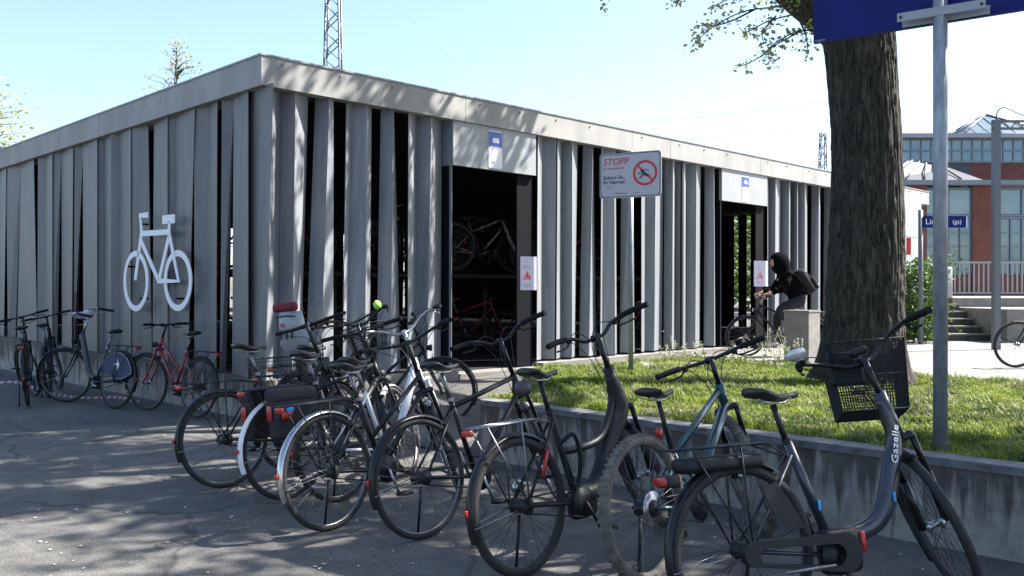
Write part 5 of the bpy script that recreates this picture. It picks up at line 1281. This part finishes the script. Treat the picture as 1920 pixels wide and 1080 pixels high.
# station name board
sb = empty('station_name_sign', (8.72,18.6,0)); tag(sb, 'small blue station name board partly hidden by the galvanised post', 'sign')
FM = facing((0,0,2.85), (1,-.05,0))
m_ = MB(); m_.box((-.17,-.12,-.02),(.72,.12,.02), 0, FM); m_.build('board', M['signblue'], sb)
m_ = MB(); m_.box((.70,-.12,-.021),(.722,.12,.021), 0, FM); m_.build('white_edge', M['stickerwhite'], sb)
m_ = MB(); m_.tube([(-.2,0.05,.3),(-.2,.05,3.1)], .05, 8); m_.build('post', M['mast'], sb)
lettering('lettering', 'Linden', .17, M['stickerwhite'], sb, FM @ Matrix.Translation((-.13,-.05,.021)))
lettering('lettering', '(gs)', .13, M['stickerwhite'], sb, FM @ Matrix.Translation((.42,-.04,.021)))
m_ = MB(); m_.box((8.05,18.2,2.15),(8.12,18.26,2.5)); o = m_.build('red_sticker', M['signred']); tag(o, 'small red board peeping out at the right of the trunk', 'sign')

# brick industrial hall
BX, BY = 0, 42
bh = empty('brick_hall', (18,BY,0)); tag(bh, 'red brick industrial hall with big gridded windows and glazed roofs', 'building')
def bx(nm, mt, lo, hi, par=bh): m_ = MB(); m_.box((lo[0]-18,lo[1]-BY,lo[2]),(hi[0]-18,hi[1]-BY,hi[2])); return m_.build(nm, mt, par)
X = lambda px, Y: (px-960)/F*Y
Zp = lambda py, Y: CAM_H+(HOR-py)/F*Y
xw = [(X(1738,42), X(1824,42)), (X(1876,42), X(1962,42)), (X(2014,42), X(2100,42))]
xs_ = X(1660,42); zE = Zp(348,42)
prev = xs_
for i, (a, b) in enumerate(xw):
    bx('brick_pier', M['brick'], (prev,42,0),(a,42.5,zE)); bx('brick_panel', M['brick'], (a+.003,42.1,0),(b-.003,42.5,Zp(515,42)))
    prev = b
bx('brick_pier', M['brick'], (prev,42,0),(prev+2,42.5,zE))
for (a, b) in xw:
    for (z0, z1, nx, nz) in ((Zp(402,42), Zp(355,42), 2, 1), (Zp(513,42), Zp(410,42), 4, 4)):
        fm = MB(); pn_ = []
        w_ = (b-a)
        fm.box((a-18,.10,z0-.09),(b-18,.2,z0)); fm.box((a-18,.10,z1),(b-18,.2,z1+.09))
        for i in range(nx+1): x = a+w_*i/nx; fm.box((x-18-.035,.08,z0),(x-18+.035,.2,z1))
        for j in range(1, nz): z = z0+(z1-z0)*j/nz; fm.box((a-18,.09,z-.02),(b-18,.19,z+.02))
        wf = fm.build('window_frame', M['framegrey'], bh)
        for i in range(nx):
            for j in range(nz):
                m_ = MB(); m_.box((a+w_*i/nx+.04-18,.15+.0*j,z0+(z1-z0)*j/nz+.02),(a+w_*(i+1)/nx-.04-18,.17,z0+(z1-z0)*(j+1)/nz-.02)); m_.build('pane', M['glass'], wf)
bx('eaves', M['framegrey'], (xs_-.3,41.6,zE+.002),(prev+2,42.3,zE+.22))
# hipped zinc roof in front
m_ = MB(); a0 = Vector((X(1660,42)-18-.3,-.3,zE+.22)); a1 = Vector((X(1838,42)-18,-.3,zE+.22)); z2 = Zp(296,45)
m_.add([a0, a1, Vector((X(1800,46)-18,5,z2-.25)), Vector((X(1702,46)-18,4,z2)), a0+Vector((0,8,0)), a1+Vector((1,8,0))], [(0,1,2,3),(0,3,4),(1,5,2),(3,2,5,4)]); m_.build('hipped_roof', M['slate'], bh)
for i in range(5):
    t0 = i/5*.9+.06; m_ = MB(); A = a0.lerp(a1, t0); B = Vector((X(1702,46)-18,4,z2)).lerp(Vector((X(1800,46)-18,5,z2-.25)), t0*.9+.05)
    m_.tube([A+Vector((0,0,.06)), B+Vector((0,0,.06))], .05, 4); m_.build('roof_seam', M['slate'], bh)
# upper brick + glazed clerestory
Yu = 50
bx('upper_brick', M['brick'], (X(1820,Yu),Yu,5.5),(X(2150,Yu),Yu+.5,Zp(304,Yu)))
bx('upper_wall', M['slate'], (X(1650,Yu),Yu,5.5),(X(1820,Yu)-.01,Yu+.5,Zp(304,Yu)))
x0, x1 = X(1650,Yu), X(2150,Yu); zc0, zc1 = Zp(304,Yu)+.01, Zp(262,Yu)
fm = MB(); nn = 26
for i in range(nn+1): x = x0+(x1-x0)*i/nn; fm.box((x-18-.04,Yu-42-.05,zc0),(x-18+.04,Yu-42+.1,zc1))
for z in (zc0, zc0+(zc1-zc0)*.5, zc1): fm.box((x0-18,Yu-42-.06,z-.05),(x1-18,Yu-42+.11,z+.05))
cf = fm.build('clerestory_frame', M['framegrey'], bh)
for i in range(nn):
    for j in range(2):
        m_ = MB(); m_.box((x0+(x1-x0)*i/nn+.05-18,Yu-42,zc0+(zc1-zc0)*j/2+.06),(x0+(x1-x0)*(i+1)/nn-.05-18,Yu-42+.03,zc0+(zc1-zc0)*(j+1)/2-.06)); m_.build('pane', M['glass'], cf)
bx('upper_eaves', M['seatgrey'], (x0-.2,Yu-.4,zc1+.06),(x1,Yu+3,zc1+.3))
# glazed pyramid roofs
for k, cx in enumerate((X(1848,52.5), X(1985,52.5))):
    z0 = zc1+.31; z1 = Zp(211,52); hw = 2.6; m_ = MB(); c = Vector((cx-18,Yu-42+2.5,0))
    base = [c+Vector((sx*hw,sy*hw,z0)) for (sx,sy) in ((-1,-1),(1,-1),(1,1),(-1,1))]; ap_ = c+Vector((0,0,z1))
    fm = MB()
    for i in range(4):
        j = (i+1) % 4; fm.tube([base[i], ap_], .05, 4)
        for q in range(1, 7): t = q/7; bb = base[i].lerp(base[j], t); tp_ = (base[i] if t < .5 else base[j]).lerp(ap_, 2*min(t,1-t)); 
        for q in range(1, 7):
            t = q/7; bb = base[i].lerp(base[j], t); k_ = 2*min(t,1-t); tp_ = (base[i] if t < .5 else base[j]).lerp(ap_, k_); fm.tube([bb, tp_], .03, 4)
        fm.tube([base[i], base[j]], .06, 4)
    fo = fm.build('skylight_frame', M['framegrey'], bh)
    m_.add(base+[ap_-Vector((0,0,.05))], [(0,1,4),(1,2,4),(2,3,4),(3,0,4)]); m_.build('skylight_glass', M['skylight'], fo)
bx('hall_core', M['slate'], (xs_+.3,42.6,0),(prev+1.8,49.5,zE-.3))

# ------------------------------------------------------------------ masts, wires, roof lamp
def mast(x, y, w0, w1, h, lab):
    r_ = empty('lattice_mast', (x,y,.2)); tag(r_, lab, 'mast'); m_ = MB(); n = int(h/.62)
    def c(k, t): hw = (w0+(w1-w0)*t)/2; return Vector(((1 if k in (1,2) else -1)*hw, (1 if k > 1 else -1)*hw, h*t))
    for k in range(4): m_.tube([c(k,0), c(k,1)], .05, 4)
    m_.build('corner_posts', M['mast'], r_); m_ = MB()
    for i in range(n):
        for k in range(4):
            j = (k+1) % 4; a_, b_ = (k, j) if i % 2 else (j, k); m_.tube([c(a_, i/n), c(b_, (i+1)/n)], .028, 4, cap=False)
    m_.build('bracing', M['mast'], r_)
mast(X(625,42),42,1.2,.42,19,'tall steel lattice mast rising behind the left part of the roof')
mast(X(1543,62),62,.8,.34,12.2,'distant steel lattice mast peeping out left of the trunk')
for k, (p0, p1, Y) in enumerate((((1100,238),(1960,124),48),((1240,262),(1960,183),50),((1330,287),(1960,226),52),((700,-40),(850,118),46))):
    a = Vector((X(p0[0],Y),Y,Zp(p0[1],Y))); b = Vector((X(p1[0],Y-2),Y-2,Zp(p1[1],Y-2))); m_ = MB(); P = [a.lerp(b, t/12)-Vector((0,0,.35*math.sin(math.pi*t/12))) for t in range(13)]
    if k == 3: P = [a, b]
    m_.tube(P, .011, 4); o = m_.build('overhead_wire', M['wire']); tag(o, ['topmost thin overhead wire across the sky left of the blue board','second thin overhead wire across the sky','lowest thin overhead wire just above the roof edge','steep thin wire above the left half of the roof'][k], 'wire', None)
rl = empty('roof_lamp', C0+E*on_face(997,-1.5)+N*(-1.5)+Vector((0,0,3.9))); tag(rl, 'small lamp standing on the roof near the first entrance', 'lamp')
m_ = MB(); m_.tube([(0,0,0),(0,0,.30)], .02, 6); m_.build('stalk', M['mast'], rl); m_ = MB(); m_.rbox(Vector((0,0,.32)), (.16,.1,.05), .015); m_.build('head', M['seatgrey'], rl)
# barrier tape on the ground
tp = empty('barrier_tape', (-5.6,11.2,0)); tag(tp, 'red and white barrier tape trailing on the ground between the left bicycles', 'tape')
P = smooth_path([(-7.6,12.6,.05),(-6.8,12.2,.16),(-6.2,11.9,.05),(-5.6,11.6,.02),(-5.0,11.35,.05),(-4.6,11.0,.03)], 12)
for i in range(len(P)-1):
    m_ = MB(); a, b = P[i]-Vector((-5.6,11.2,0)), P[i+1]-Vector((-5.6,11.2,0)); u = Vector((.08,.1,.02))*.6; m_.add([a,b,b+u*.3+Vector((0,0,.025)),a+u*.3+Vector((0,0,.025))], [(0,1,2,3)]); m_.build('tape_stripe', M['tapered'] if i % 2 else M['tapewhite'], tp)
